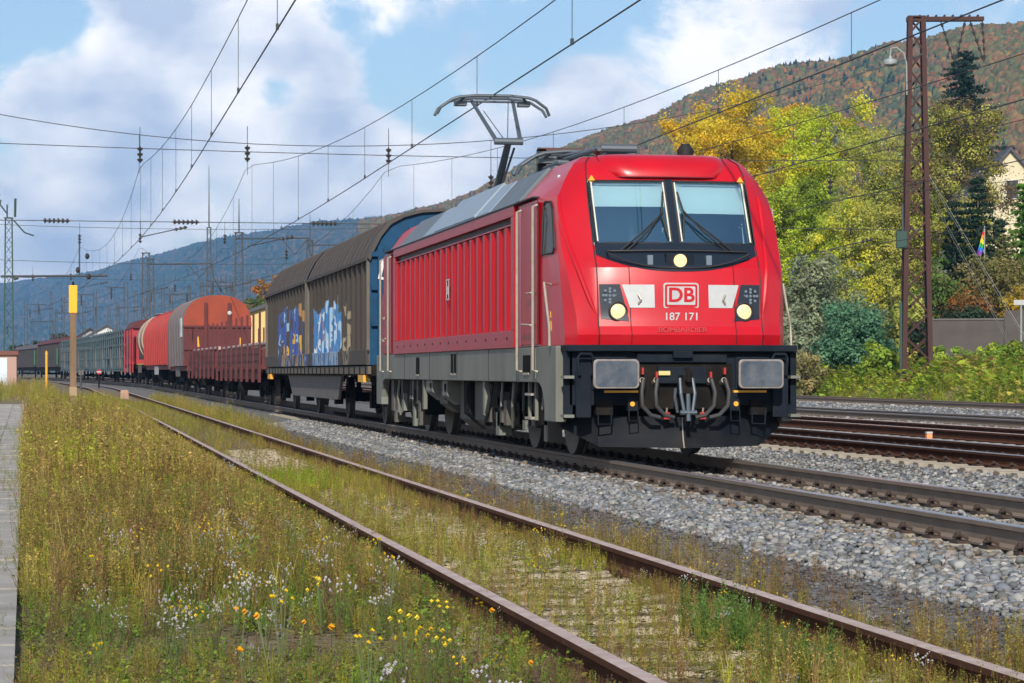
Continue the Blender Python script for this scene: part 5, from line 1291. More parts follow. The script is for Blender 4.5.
def scatter_plants(specs, seed):
    r = np.random.default_rng(seed); parts = []
    for (n, xf, y0, y1, hs, mix, pw, kinds, *cap) in specs:
        Y = y0 + (y1 - y0) * r.uniform(0, 1, n) ** pw
        xa, xb = xf(Y); X = xa + (xb - xa) * r.uniform(0, 1, n)
        nz_ = noise2(X, Y, seed + 5, 1.1); nz2_ = noise2(X, Y, seed + 9, .45)
        S = hs * r.uniform(.6, 1.25, n) * (1 + .45 * nz_) * np.clip(1 + .25 * nz2_, .6, 1.4)
        if cap: S = np.minimum(S, .10 + np.maximum(0, cap[0] + (.55 * bendA(Y)) - X) / cap[0] * 1.75)   # low along the rails
        keep = (noise2(X, Y, seed + 21, 2.3) + r.normal(0, .22, n)) > -.33; X, Y, S, nz_, nz2_ = X[keep], Y[keep], S[keep], nz_[keep], nz2_[keep]; n = len(X)
        nz2_ = nz2_ * .75 + .55 * noise2(X, Y, seed + 33, 1.6); names = list(mix); p = np.array([mix[k] for k in names], float); p /= p.sum()
        sel = np.clip((np.searchsorted(np.cumsum(p), np.clip(.5 + .55 * nz2_ + r.normal(0, .23, n), 0.001, .999))), 0, len(names) - 1)
        T = np.array([WEED[k] for k in names])[sel] * r.uniform(.7, 1.25, (n, 1)) * (1 + r.normal(0, .06, (n, 3)))
        which = r.choice(kinds, n)
        grn = np.isin(which, (10, 11)); S[grn] = np.minimum(S[grn], .5); T[grn] = T[grn] * .5 + .5 * np.array(WEED['green']) * r.uniform(.6, 1.3, (grn.sum(), 1))
        for q in np.unique(which):
            s_ = which == q; c = s_.sum()
            sc3 = np.stack([S[s_] * r.uniform(.8, 1.2, c)] * 2 + [S[s_]], 1)
            parts.append(replicate(PP[q][0], PP[q][1], np.stack([X[s_], Y[s_], np.full(c, -.03) + climbA(Y[s_])], 1), sc3, r.uniform(0, 6.28, c), T[s_], PP[q][2]))
    return parts
pe = lambda Y: -.03 - .0155 * Y
tall = [0, 1, 2, 3, 4, 5, 6, 7, 8, 9, 0, 1, 4, 5, 10, 11]
dry = [0, 1, 2, 3, 4, 5, 6, 4, 5, 7]
parts = scatter_plants([
    (3400, lambda Y: (pe(Y) + .02, 2.22 + 0 * Y), 8.6, 17, .36, dict(plum=1, green=1.6, olive=2, brown=1.6, lime=1.2), 1.0, [0, 1, 2, 3, 4, 7, 8, 9, 10, 11, 10, 11], 2.36),
    (4300, lambda Y: (pe(Y) + .02, 2.22 + 0 * Y), 14.5, 28, .56, dict(green=.7, olive=2.2, brown=1.8, straw=2.2, lime=.7), 1.0, tall, 2.36),
    (6000, lambda Y: (pe(Y) + .02, 2.20 + .55 * bendA(Y)), 26, 62, .80, dict(olive=1.8, straw=3.6, brown=1.3, lime=1.0), 1.0, dry, 2.36),
    (2600, lambda Y: (pe(Y) + .1, 2.20 + .55 * bendA(Y)), 60, 104, .80, dict(olive=2.4, lime=1.5, straw=2), 1.0, dry, 2.9),
    (3400, lambda Y: (2.36 + .55 * bendA(Y), 3.78 + .55 * bendA(Y)), 9, 34, .30, dict(brown=1.6, olive=2, straw=1.6, lime=1.6), 1.0, tall, 3.95),
    (2600, lambda Y: (2.36 + .55 * bendA(Y), 3.78 + .55 * bendA(Y)), 30, 108, .30, dict(straw=1.6, olive=2, lime=1.6), 1.0, dry, 3.95),
    (1500, lambda Y: (3.90 + .55 * bendA(Y), 4.35 + .6 * bendA(Y)), 9, 60, .36, dict(brown=2, olive=1.6, straw=1.2, plum=1), 1.2, dry),
    (420, lambda Y: (4.3 + 0 * Y, 4.85 + 0 * Y), 11, 34, .34, dict(plum=2, brown=2, olive=1), 1.2, dry),
    (1500, lambda Y: (3.95 + .6 * bendA(Y), 4.75 + bendA(Y)), 55, 112, .55, dict(lime=1.6, olive=2, straw=1.5), 1.0, dry),
    (1800, lambda Y: (-7 + 0 * Y, .2 + .55 * bendA(Y)), 108, 175, .9, dict(olive=2, lime=1, straw=2), 1.0, dry),
    (3200, lambda Y: (-9 + 0 * Y, pe(Y) - 1.05), 50, 150, .8, dict(green=2, olive=2, lime=1), 1.0, tall),
    (700, lambda Y: (2.32 + 0 * Y, 2.44 + 0 * Y), 9, 45, .30, dict(brown=2, olive=2, lime=1), 1.0, tall),
    (1500, lambda Y: (pe(Y) + .02, 2.25 + 0 * Y), 9, 30, .5, dict(green=2, olive=2, lime=1.4), 1.2, [10, 11]),
    (1500, lambda Y: (2.06 + 0 * Y, 2.25 + 0 * Y), 8.6, 50, .22, dict(brown=2, olive=2, lime=1), 1.0, tall),
    (1500, lambda Y: (3.58 + 0 * Y, 3.78 + 0 * Y), 8.6, 50, .22, dict(brown=2, olive=2, lime=1.4), 1.0, tall),
    (700, lambda Y: (2.4 + 0 * Y, 3.75 + 0 * Y), 9, 34, .3, dict(green=1, olive=2, lime=2), 1.1, [10, 11, 0]),
    (900, lambda Y: (pe(Y) - .7, pe(Y) + .04), 9, 60, .24, dict(green=2, olive=2), 1.0, tall)], 41)
# a few low green cushions between the rails and by the siding
r = np.random.default_rng(5)
for cx, cy, rad, n, c in ((3.42, 12.9, .20, 24, (.15, .26, .055)), (.85, 16.5, .5, 70, (.10, .24, .045)), (1.3, 27, .7, 70, (.30, .42, .04)), (.25, 26, .3, 50, (.12, .28, .04)), (3.4, 11.2, .15, 12, (.12, .22, .05)), (2.7, 30, .5, 70, (.32, .42, .04)), (.7, 40, .5, 50, (.26, .36, .04))):
    X = cx + r.normal(0, rad * .5, n); Y = cy + r.normal(0, rad * 1.6, n)
    for q in (0, 1, 7, 11):
        sc_q = r.uniform(.25, .5, n) if q != 11 else r.uniform(.25, .45, n)
        parts.append(replicate(PP[q][0], PP[q][1], np.stack([X, Y, np.full(n, -.04)], 1), sc_q, r.uniform(0, 6.28, n), np.array(c) * r.uniform(.7, 1.4, (n, 1)), PP[q][2]))
v, f, t = join(parts)
o = fast_mesh('weeds', v, f, m_leaf, t); tag(o, 'tall dry weeds and grass growing over the siding', kind='stuff')
# low mat of moss and litter between the plants
parts = []
n = 34000; Y = 8.5 + 75 * r.uniform(0, 1, n) ** 1.7; X = r.uniform(-1, 4.5, n)
T = np.array([(.19, .165, .06), (.15, .16, .045), (.24, .19, .10), (.12, .09, .05), (.20, .22, .05)])[r.integers(0, 5, n)] * r.uniform(.5, 1.2, (n, 1))
pvv = np.array([(-1, -.25, 0), (0, .2, .3), (1, .1, 0), (0, -.4, .15)], float)
parts.append(replicate(pvv, np.array([[0, 1, 2, 3]]), np.stack([X, Y, -.012 + .02 * r.uniform(0, 1, n)], 1), r.uniform(.012, .035, n), r.uniform(0, 6.28, n), T))
v, f, t = join(parts); o = fast_mesh('ground_litter', v, f, m_leaf, t); tag(o, 'dry plant litter and moss lying on the soil', kind='stuff')
parts = []
for kind, n, x0, x1, y0, y1, sd in (('white', 84, -.1, 1.9, 9.6, 22, 1), ('white', 40, -.5, 1.9, 24, 60, 2), ('yellow', 60, -.15, 2.1, 9.5, 26, 3), ('yellow', 90, -.6, 2.2, 26, 80, 4), ('yellow', 70, 3.9, 4.7, 11, 40, 5), ('big', 8, .0, 2.2, 9.3, 13, 6), ('white', 24, 2.4, 3.8, 9.5, 20, 7), ('yellow', 26, 2.4, 3.8, 9.5, 30, 8)):
    rr_ = np.random.default_rng(sd * 13); X = rr_.uniform(x0, x1, n); Y = rr_.uniform(y0, y1, n)
    if kind == 'white':   # in drifts
        cx = rr_.uniform(x0, x1, 14); cy = rr_.uniform(y0, y1, 14); w_ = rr_.integers(0, 14, n); X = cx[w_] + rr_.normal(0, .24, n); Y = cy[w_] + rr_.normal(0, .8, n)
    for q in range(3):
        fl = flower(kind, sd * 7 + q); s_ = np.arange(n) % 3 == q; c = s_.sum()
        parts.append(replicate(fl[0], fl[1], np.stack([X[s_], Y[s_], np.full(c, -.03) + climbA(Y[s_])], 1), rr_.uniform(.7, 1.1, c) * (1 if x0 < 2.3 else .6), rr_.uniform(0, 6.28, c), np.ones((c, 3)), fl[2]))
v, f, t = join(parts); o = fast_mesh('wildflowers', v, f, m_petal, t); tag(o, 'small white and yellow flowers among the weeds', kind='stuff')

# ------------------------------------------------------------------ hills
th = R(10.106)
def at(u, d): return ray(u, d)
def hill(name, cols, lift, m_):
    """cols: (column, ridge row, ridge distance, foot distance); a slope from foot to ridge and on over the top"""
    rows = []; U = np.linspace(cols[0][0], cols[-1][0], 90); c = np.array(cols, float)
    for u in U:
        v, d1, d0 = [np.interp(u, c[:, 0], c[:, k]) for k in (1, 2, 3)]
        zt = 1.373 + (372.1 - v) * d1 / 2504.3 - lift; row = []
        for k in range(15):
            t = k / 12; d = d0 + (d1 - d0) * t; x, y = at(u, d)
            z = zt * (math.sin(min(t, 1.0) * math.pi / 2) ** 1.05) if t <= 1 else zt - (t - 1) * 40
            z += (6 * math.sin(u * .031 + t * 5) + 5 * math.sin(u * .067 - t * 9)) * min(1, d1 / 1800) * .6 * math.sin(math.pi * min(t, 1)) 
            row.append((x, y, max(z, -.5) if k else -.8))
        rows.append(row)
    b = MB(); b.grid(rows, m_); o = b.build(name, smooth=True, fix=False); tag(o, kind='structure'); return rows
m_hill = mat('wooded_slope_floor', (.065, .055, .030), .95, var=(.10, .07, .04), vscale=.03)
A = hill('autumn_hill', [(360, 212, 2150, 1400), (400, 205, 2100, 1400), (440, 195, 2000, 1350), (500, 172, 1900, 1250), (560, 141, 1800, 1150), (600, 125, 1720, 1080), (650, 107, 1650, 1020), (700, 88, 1600, 980), (750, 70, 1550, 940), (800, 57, 1500, 900), (850, 48, 1450, 860), (900, 39, 1420, 840), (950, 28, 1380, 820), (1024, 12, 1330, 800), (1150, -14, 1280, 780), (1300, -25, 1200, 760)], 15, m_hill)
B = hill('blue_hill', [(-220, 290, 7020, 3915), (-60, 285, 6760, 3780), (0, 282, 6500, 3645), (60, 276, 6240, 3510), (100, 270, 5980, 3375), (150, 257, 5590, 3240), (190, 244, 5265, 3037), (230, 236, 5005, 2902), (262, 231, 4810, 2767), (300, 225, 4615, 2700), (340, 221, 4420, 2565), (400, 214, 4160, 2430), (460, 206, 3965, 2295)], 24, m_hill)
def crown_proto(seed, conifer=False):
    if conifer:
        v = [(0, 0, 1.0)]; f = []
        for k, (r_, z) in enumerate(((.18, .72), (.14, .70), (.30, .42), (.22, .40), (.40, .05))):
            for j in range(7): a = 6.283 * (j + .5 * (k % 2)) / 7; v.append((r_ * math.cos(a), r_ * math.sin(a), z))
        for j in range(7): f.append((0, 1 + j, 1 + (j + 1) % 7))
        for k in range(4):
            for j in range(7):
                a = 1 + k * 7; b = a + 7; f.append((a + j, b + j, b + (j + 1) % 7)); f.append((a + j, b + (j + 1) % 7, a + (j + 1) % 7))
        return np.array(v) * np.array((1, 1, 1.6)), np.array(f)
    v, f = ico(1, seed, .22); v = v * np.array((1, 1, 1.15)); keep = v[f].mean(1)[:, 2] > -.45; return v, f[keep]
m_canopy = mat('forest_canopy', (1, 1, 1), .85, attr='tint', bump=.0, spec=.15)
def forest(name, label, rows, n, rmin, rmax, pal, pcon, seed):
    r = np.random.default_rng(seed); G = np.array(rows); nu, nk = G.shape[:2]
    iu = r.uniform(0, nu - 1.001, n); ik = r.uniform(1.2, nk - 2.3, n)
    a, b = iu.astype(int), ik.astype(int); fu, fk = (iu - a)[:, None], (ik - b)[:, None]
    P = G[a, b] * (1 - fu) * (1 - fk) + G[a + 1, b] * fu * (1 - fk) + G[a, b + 1] * (1 - fu) * fk + G[a + 1, b + 1] * fu * fk
    patch = noise2(iu, ik * 3, seed, .22) + .6 * noise2(iu, ik * 3, seed + 3, .7)
    con = r.uniform(0, 1, n) < np.clip(pcon + .30 * patch, .01, .6)
    S = r.uniform(rmin, rmax, n); parts = []
    pal = np.array(pal); sel = np.clip((.5 + .45 * noise2(iu, ik * 3, seed + 8, .5) + r.normal(0, .22, n)) * len(pal), 0, len(pal) - .01).astype(int)
    T = pal[sel] * r.uniform(.66, 1.05, (n, 1)); T[con] = np.array((.020, .040, .026)) * r.uniform(.7, 1.5, (con.sum(), 1))
    protos = [crown_proto(s) for s in range(4)]; cp = crown_proto(0, True); w_ = r.integers(0, 4, n)
    for q in range(4):
        s_ = (w_ == q) & ~con; c = s_.sum(); sc3 = np.stack([S[s_] * r.uniform(.8, 1.2, c), S[s_] * r.uniform(.8, 1.2, c), S[s_] * r.uniform(.9, 1.5, c)], 1)
        nv = len(protos[q][0]); pt = np.random.default_rng(q).uniform(.75, 1.25, (nv, 1)) * np.ones((1, 3))
        parts.append(replicate(*protos[q], P[s_] + np.array((0, 0, 1)) * S[s_][:, None] * .8, sc3, r.uniform(0, 6.28, c), T[s_], pt))
    c = con.sum(); parts.append(replicate(*cp, P[con], np.stack([S[con] * 1.5, S[con] * 1.5, S[con] * r.uniform(1.3, 2.0, c)], 1), r.uniform(0, 6.28, c), T[con], np.ones((len(cp[0]), 3))))
    v, f, t = join(parts); o = fast_mesh(name, v, f, m_canopy, t); tag(o, label, kind='stuff')
AUT = [(.105, .105, .034), (.16, .125, .040), (.21, .125, .040), (.24, .105, .034), (.13, .115, .040), (.18, .10, .045), (.11, .12, .042), (.25, .15, .040), (.08, .09, .036)]
forest('autumn_forest', 'rust and olive autumn forest covering the near hill', A, 46000, 1.6, 2.9, AUT, .02, 3)
forest('distant_forest', 'hazy blue forest covering the far hills', B, 30000, 4.0, 6.8, [(.040, .058, .030), (.055, .064, .030), (.050, .062, .036), (.11, .08, .045), (.09, .075, .045), (.045, .055, .03)], .12, 4)

# ------------------------------------------------------------------ trees, bushes and the embankment
m_bark = mat('bark', (.085, .065, .048), .95, var=(.13, .11, .085), vscale=8, vamt=.6, bump=.6, bscale=20, stretch=(1, 1, .3))
def leaf_cloud(centres, rad, n_per, size, tints, r, squash=.8):
    k = len(centres); c = np.repeat(centres, n_per, 0); rr = np.repeat(rad, n_per)
    p = r.normal(size=(len(c), 3)); p /= np.linalg.norm(p, axis=1, keepdims=True); p *= (r.uniform(0, 1, (len(c), 1)) ** .45) * rr[:, None]; p[:, 2] *= squash
    c = c + p; n = len(c)
    nn = c - np.repeat(centres, n_per, 0); nn /= np.linalg.norm(nn, axis=1, keepdims=True) + 1e-6; nn = nn + np.array((0, 0, .35)) + r.normal(0, .42, (n, 3))   # leaves face outward from their clump
    u = np.cross(nn, r.normal(size=(n, 3))); u /= np.linalg.norm(u, axis=1, keepdims=True); w_ = np.cross(nn, u); w_ /= np.linalg.norm(w_, axis=1, keepdims=True)
    s = size * r.uniform(.55, 1.25, (n, 1)); V = np.stack([c + u * s, c + w_ * s * .55, c - u * s, c - w_ * s * .55], 1)
    T = np.repeat(np.repeat(tints, n_per, 0)[:, None] * r.uniform(.88, 1.14, (n, 1, 1)), 4, 1)
    return V.reshape(-1, 3), np.arange(n * 4).reshape(-1, 4), T.reshape(-1, 3)
def tree(name, label, cat, x, y, z, h, cw, pal, seed, nclump=206, nleaf=97, size=.098, low=.25, limbs=9, bare=0., shape=1.0, group=None, trunk_r=None, clump=.11):
    r = np.random.default_rng(seed); rd = random.Random(seed)
    t = thing(name, label, cat, (x, y, z), 0, group)
    tr = trunk_r or h * .016
    m = MB(); pts = [(rd.uniform(-.03, .03) * k * h / 8, rd.uniform(-.03, .03) * k * h / 8, h * .88 * k / 7 - .3 * (k == 0)) for k in range(8)]
    m.tube(pts, [tr * (1.15 - k / 7.5) for k in range(8)], m_bark, n=8); tk = m.build('trunk', t, smooth=True)
    tips = []
    for k in range(limbs):
        zz = h * (low * .7 + (.85 - low * .7) * (k + .5) / limbs); a = k * 2.4 + rd.uniform(-.4, .4)
        base = Vector((0, 0, zz)); f = zz / h; reach = cw * .5 * (1.15 - .7 * abs(f - .45)) * rd.uniform(.7, 1.0)
        e = base + Vector((math.cos(a) * reach, math.sin(a) * reach, h * rd.uniform(.10, .22))); mid = (base + e) / 2 + Vector((0, 0, h * .02))
        b = MB(); r0 = tr * (.55 - .3 * f); b.tube([base, mid, e], [r0, r0 * .6, r0 * .22], m_bark, n=6)
        for q in range(5):
            s = base + (e - base) * rd.uniform(.35, .95); d = Vector((rd.gauss(0, 1), rd.gauss(0, 1), rd.uniform(.2, 1.4))).normalized() * cw * rd.uniform(.12, .24)
            b.tube([s, s + d * .5 + Vector((0, 0, .1)), s + d], [r0 * .32, r0 * .2, r0 * .08], m_bark, n=5); tips.append(s + d)
        b.build('limb', tk)
        tips.append(e)
    tips = np.array([tuple(p) for p in tips])
    # clump centres: half near branch tips, half through an uneven crown volume
    n1 = nclump // 2; c1 = tips[r.integers(0, len(tips), n1)] + r.normal(0, cw * .05, (n1, 3))
    d = r.normal(size=(nclump - n1, 3)); d /= np.linalg.norm(d, axis=1, keepdims=True); q = r.uniform(.45, 1, (nclump - n1, 1)) ** .6
    lob = 1 + .22 * np.sin(3 * np.arctan2(d[:, 1], d[:, 0]) + seed)[:, None] * 1 + .15 * np.sin(5 * d[:, 2:3] * 2 + seed)
    c2 = d * q * lob * np.array((cw * .5, cw * .5, h * (1 - low) * .5 * shape)) + np.array((0, 0, h * (low + (1 - low) * .52)))
    c = np.concatenate([c1, c2]); c[:, 2] = np.clip(c[:, 2], h * low * .8, h * 1.02)
    if bare: c = c[r.uniform(0, 1, len(c)) > bare]
    pal = np.array(pal); T = pal[np.clip(((c[:, 0] / cw + .5) * .7 + (c[:, 2] / h) * .5 + r.normal(0, .25, len(c))) / 1.2 * len(pal), 0, len(pal) - .01).astype(int)] * r.uniform(.75, 1.2, (len(c), 1))
    rad = cw * clump * r.uniform(.6, 1.4, len(c))
    V, F, T = leaf_cloud(c, rad, nleaf, size, T, r); fast_mesh('crown', V, F, m_leaf, T, t)
    return t
def conifer(name, label, x, y, z, h, cw, col_, seed, group=None, dens=1., full=False):
    r = np.random.default_rng(seed); t = thing(name, label, 'tree', (x, y, z), 0, group)
    m = MB(); m.tube([(0, 0, -.3), (0, 0, h * .5), (0, 0, h)], [h * .014, h * .009, .02], m_bark, n=8); m.build('trunk', t)
    V = []; b = MB(); cs = []; rads = []
    nw = int(h * 2.0 * dens)
    for k in range(nw):
        zz = h * (.06 + .93 * k / nw); f = 1 - zz / h; L2 = cw * .5 * (f ** (.55 if full else .8)) * r.uniform(.72, 1.12) + .12
        for j in range(int(5 + 4 * f)):
            a = r.uniform(0, 6.28); ll = L2 * r.uniform(.6, 1.1); n_ = max(2, int(ll / .35))
            for q in range(n_): s = (q + .6) / n_; cs.append((math.cos(a) * ll * s, math.sin(a) * ll * s, zz - ll * s * .22 + .12 * ll * s * s)); rads.append(.20 + .20 * (1 - s))
    cs = np.array(cs); T = np.array(col_) * r.uniform(.6, 1.4, (len(cs), 1))
    V, F, T = leaf_cloud(cs, np.array(rads), 9, .17, T, r, .6); fast_mesh('crown', V, F, m_leaf, T, t); return t
def bush(name, label, x, y, z, w_, h, pal, seed, n=60, nleaf=70, size=.11, dep=None, group=None, cat='bush'):
    r = np.random.default_rng(seed); t = thing(name, label, cat, (x, y, z), 0, group); rd = random.Random(seed)
    m = MB()
    for k in range(7): a = rd.uniform(0, 6.28); m.tube([(0, 0, -.2), (math.cos(a) * w_ * .15, math.sin(a) * w_ * .15, h * .4), (math.cos(a) * w_ * .34, math.sin(a) * w_ * .34, h * .8)], [.05, .035, .012], m_bark, n=5)
    m.build('stems', t)
    d = r.normal(size=(n, 3)); d /= np.linalg.norm(d, axis=1, keepdims=True); d[:, 2] = np.abs(d[:, 2]) * r.choice([1, 1, -.3], n); q = r.uniform(.3, 1, (n, 1)) ** .6
    lob = 1 + .25 * np.sin(4 * np.arctan2(d[:, 1], d[:, 0]) + seed)[:, None]
    c = d * q * lob * np.array((w_ * .46, (dep or w_) * .46, h * .62)) + np.array((0, 0, h * .34)); c[:, 2] = np.maximum(c[:, 2], .1)
    pal = np.array(pal); T = pal[r.integers(0, len(pal), n)] * r.uniform(.6, 1.35, (n, 1))
    V, F, T = leaf_cloud(c, min(w_, h) * .17 * r.uniform(.7, 1.4, n), nleaf, size, T, r); fast_mesh('foliage', V, F, m_leaf, T, t); return t
def on(u, d): x, y = ray(u, d); return x, y, gz(x, y) - .05
YEL = [(.80, .56, .035), (.76, .50, .035), (.70, .54, .04), (.60, .50, .05)]; LIM = [(.66, .67, .045), (.55, .62, .045), (.43, .54, .05), (.66, .62, .06)]; OLI = [(.44, .47, .09), (.50, .47, .11), (.37, .41, .08), (.53, .52, .10)]; DGR = [(.028, .055, .028), (.035, .065, .03), (.022, .045, .026)]
def T_(name, label, u, d, top, w_px, pal, seed, **k):
    x, y, z = on(u, d); h = 1.373 + (372.1 - top) * d / 2504.3 - z; return tree(name, label, 'tree', x, y, z, h, w_px * d / 2504.3, pal, seed, **k)
T_('broadleaf_tree', 'golden yellow autumn tree rising right behind the locomotive cab', 728, 165, 94, 112, YEL, 1, nclump=517, nleaf=113, size=.098, low=.2, limbs=11)
T_('broadleaf_tree', 'smaller orange tinted tree between the golden tree and the lime tree', 778, 172, 108, 66, YEL[:2] + [(.62, .38, .04)], 2, nclump=258, nleaf=97, size=.098, low=.2)
T_('broadleaf_tree', 'tall lime yellow tree with an open top beside the orange tinted tree', 822, 158, 97, 96, LIM, 3, nclump=448, nleaf=97, size=.098, low=.15, limbs=12, bare=.15)
T_('broadleaf_tree', 'bright green lower tree directly beside the locomotive front', 795, 146, 186, 90, LIM[1:3] + [(.20, .28, .03)], 4, nclump=413, nleaf=105, size=.090, low=.12)
T_('broadleaf_tree', 'sparse olive tree with bare grey twigs just before the rusty mast', 872, 150, 136, 96, OLI, 5, nclump=396, nleaf=81, size=.082, low=.12, limbs=13, bare=.2)
T_('broadleaf_tree', 'olive brown spreading tree just behind the rusty mast', 952, 148, 112, 112, OLI + [(.20, .15, .07), (.17, .13, .06), (.34, .33, .05)], 6, nclump=517, nleaf=89, size=.082, low=.3, limbs=13, bare=.12)
T_('broadleaf_tree', 'golden brown tree far behind the pantograph roof gear', 690, 180, 140, 60, YEL[2:] + OLI[:2], 21, nclump=206, nleaf=97, size=.098, low=.2)
T_('broadleaf_tree', 'yellow green tree filling the gap under the sparse olive tree', 848, 140, 205, 80, LIM + OLI, 22, nclump=379, nleaf=97, size=.082, low=.08)
T_('broadleaf_tree', 'mustard coloured bushy tree behind the rusty mast foot', 900, 152, 200, 76, OLI + [(.34, .27, .05)], 23, nclump=345, nleaf=89, size=.082, low=.08)
x, y, z = on(964, 240); conifer('spruce_tree', 'tall dark spruce standing above the olive brown tree', x, y, z, 1.373 + (372.1 - 47) * 240 / 2504.3 - z, 13.0, (.022, .050, .034), 7, None, 1.9, True)
for k, (u, d, top, cw_, lab) in enumerate(((955, 142, 196, 4.2, 'dark green yew nearest the rusty mast among the dark conifers'), (978, 138, 172, 4.0, 'tallest dark conifer with ragged branches before the cream house'), (1001, 141, 214, 3.2, 'shorter dark conifer under the cream house, beside the rainbow flag'))):
    x, y, z = on(u, d); conifer('yew_tree', lab, x, y, z, 1.373 + (372.1 - top) * d / 2504.3 - z, cw_, (.020, .045, .022), 30 + k, None, 1.2, True)
x, y, z = on(1026, 135); conifer('cypress_tree', 'bright green conical conifer cut by the right edge', x, y, z, 1.373 + (372.1 - 178) * 135 / 2504.3 - z, 3.4, (.09, .20, .02), 40, None, 1.4, True)
def B_(name, label, u, d, top, w_px, pal, seed, cat='bush', z=None, **k):
    x, y, z0 = on(u, d); z = z0 if z is None else z; return bush(name, label, x, y, z, w_px * d / 2504.3, 1.373 + (372.1 - top) * d / 2504.3 - z, pal, seed, cat=cat, **k)
GRY = [(.27, .31, .19), (.22, .27, .16), (.31, .34, .20)]; TEA = [(.11, .25, .14), (.09, .21, .115), (.15, .29, .16)]; AUTB = None; GRN = [(.24, .36, .04), (.32, .40, .045), (.18, .28, .04)]
B_('grey_willow_bush', 'tall grey green willow bush beside the locomotive handrail', 812, 128, 238, 62, GRY, 50, n=130, nleaf=80)
B_('teal_bush', 'rounded blue green bush standing alone before the trees', 856, 112, 293, 78, TEA, 51, n=150, nleaf=90, size=.09)
B_('grey_willow_bush', 'low grey green bush at the foot of the tall willow bush', 792, 120, 310, 40, GRY, 52, n=70, nleaf=70)
B_('dry_bush', 'pale dry straw coloured bush beside the buffer', 803, 110, 348, 44, [(.36, .30, .13), (.30, .27, .12), (.26, .25, .09)], 53, n=70, nleaf=70, size=.08)
B_('round_olive_bush', 'large rounded tan bush under the cypress', 1003, 128, 238, 92, [(.22, .19, .06), (.26, .21, .08), (.18, .18, .05)], 54, n=180, nleaf=80, size=.10)
B_('copper_hedge', 'copper orange hedge in front of the round tan bush', 970, 121, 284, 62, [(.34, .14, .03), (.28, .14, .04), (.22, .13, .05)], 55, n=90, nleaf=80, size=.09, cat='hedge')
B_('yellow_hedge', 'yellow hedge end at the right edge beside the copper hedge', 1022, 121, 286, 50, [(.45, .29, .02), (.36, .26, .03)], 56, n=70, nleaf=80, size=.09, cat='hedge')
B_('dark_hedge', 'dark green hedge above the grey wall', 965, 117, 304, 110, DGR, 57, n=150, nleaf=80, size=.09, dep=2, cat='hedge')
B_('green_bush', 'fresh green bush between the mast and the rainbow flag', 938, 126, 262, 66, [(.09, .17, .03), (.12, .20, .035), (.16, .18, .05)], 58, n=110, nleaf=80, size=.10)
B_('green_bush', 'mid green bush behind the foot of the rusty mast', 905, 118, 300, 66, OLI[:3], 59, n=110, nleaf=80, size=.10)
B_('green_bush', 'yellow green bush low between the teal bush and the mast', 880, 108, 345, 40, GRN, 60, n=70, nleaf=70, size=.09)
B_('green_bush', 'bright bush covering the slope just right of the mast foot', 945, 108, 348, 52, GRN, 61, n=90, nleaf=80, size=.09)
B_('green_bush', 'bright bramble mound at the right edge of the slope', 1005, 104, 342, 80, GRN, 62, n=120, nleaf=80, size=.09)
B_('green_bush', 'dull green thicket behind the teal bush', 838, 132, 250, 70, OLI[:3] + GRY, 63, n=130, nleaf=70, size=.11)
# rough ground cover on the embankment
r = np.random.default_rng(77); parts = []
n = 12000; X = r.uniform(32.4, 62, n); Y = r.uniform(80, 150, n); ok = (X < 62); Z = np.array([gz(a, b) for a, b in zip(X, Y)]) 
T = np.array([(.46, .48, .045), (.36, .45, .04), (.27, .40, .04), (.48, .42, .08), (.20, .32, .04), (.42, .28, .08)])
sel = np.clip((.5 + .5 * noise2(X, Y, 3, .35) + r.normal(0, .2, n)) * 6, 0, 5.9).astype(int); T = T[sel] * r.uniform(.7, 1.25, (n, 1))
big = r.uniform(.6, 1.5, n) * (1 + .5 * noise2(X, Y, 8, .5))
for q, s_ in ((10, np.arange(n) % 3 == 0), (0, np.arange(n) % 3 == 1), (8, np.arange(n) % 3 == 2)):
    pvv = PP[q][0] * (np.array((3.2, 3.2, 2.2)) if q == 10 else np.array((2.4, 2.4, 1.0))); parts.append(replicate(pvv, PP[q][1], np.stack([X[s_], Y[s_], Z[s_] - .05], 1), big[s_], r.uniform(0, 6.28, s_.sum()), T[s_], PP[q][2]))
v, f, t = join(parts); o = fast_mesh('undergrowth', v, f, m_leaf, t); tag(o, 'green and yellow ground cover on the embankment', kind='stuff')
# cable trough, wall, platform sign, flag
m = MB()
for k in range(44): m.box(32.95, 33.35, 84 + k * 1.0 - 12, 84.97 + k * 1.0 - 12, .0, .28, m_dark)
o = m.build('cable_trough'); tag(o, 'low dark concrete cable trough along the foot of the embankment', 'cable trough')
x0, y0 = ray(930, 113); x1, y1 = ray(1060, 111)
m_wallg = mat('grey_render_wall', (.10, .085, .078), .9, var=(.065, .055, .05), vscale=1.2, vamt=.6)
dv = Vector((x1 - x0, y1 - y0, 0)); Lw = dv.length; a = math.atan2(dv.y, dv.x)
t = thing('retaining_wall', 'long grey garden wall with taller pillars below the dark hedge', 'wall', (x0, y0, 1.0), a)
zt = 1.373 + (372.1 - 320) * 112 / 2504.3 - 1.0
m = MB(); m.box(0, Lw, 0, .25, 0, zt, m_wallg); m.build('wall', t); m = MB(); m.box(-.02, Lw, -.04, .29, zt + .003, zt + .08, m_belly); m.build('coping', t)
for fx in (.58,): m = MB(); m.box(Lw * fx, Lw * fx + 4.0, -.12, -.005, -.2, zt + .42, m_wallg); m.build('pillar', t)
x, y = ray(1021, 108); z = 1.373 + (372.1 - 312) * 108 / 2504.3
t = thing('platform_sign', 'small white board on a post above the grey wall at the right edge', 'sign', (x, y, z - 1.6))
m = MB(); m.box(-.035, .035, -.03, .03, 0, 1.9, m_al); m.build('post', t); m = MB(); m.box(-.35, .8, -.06, -.041, 1.9, 2.12, m_white); m.build('board', t)
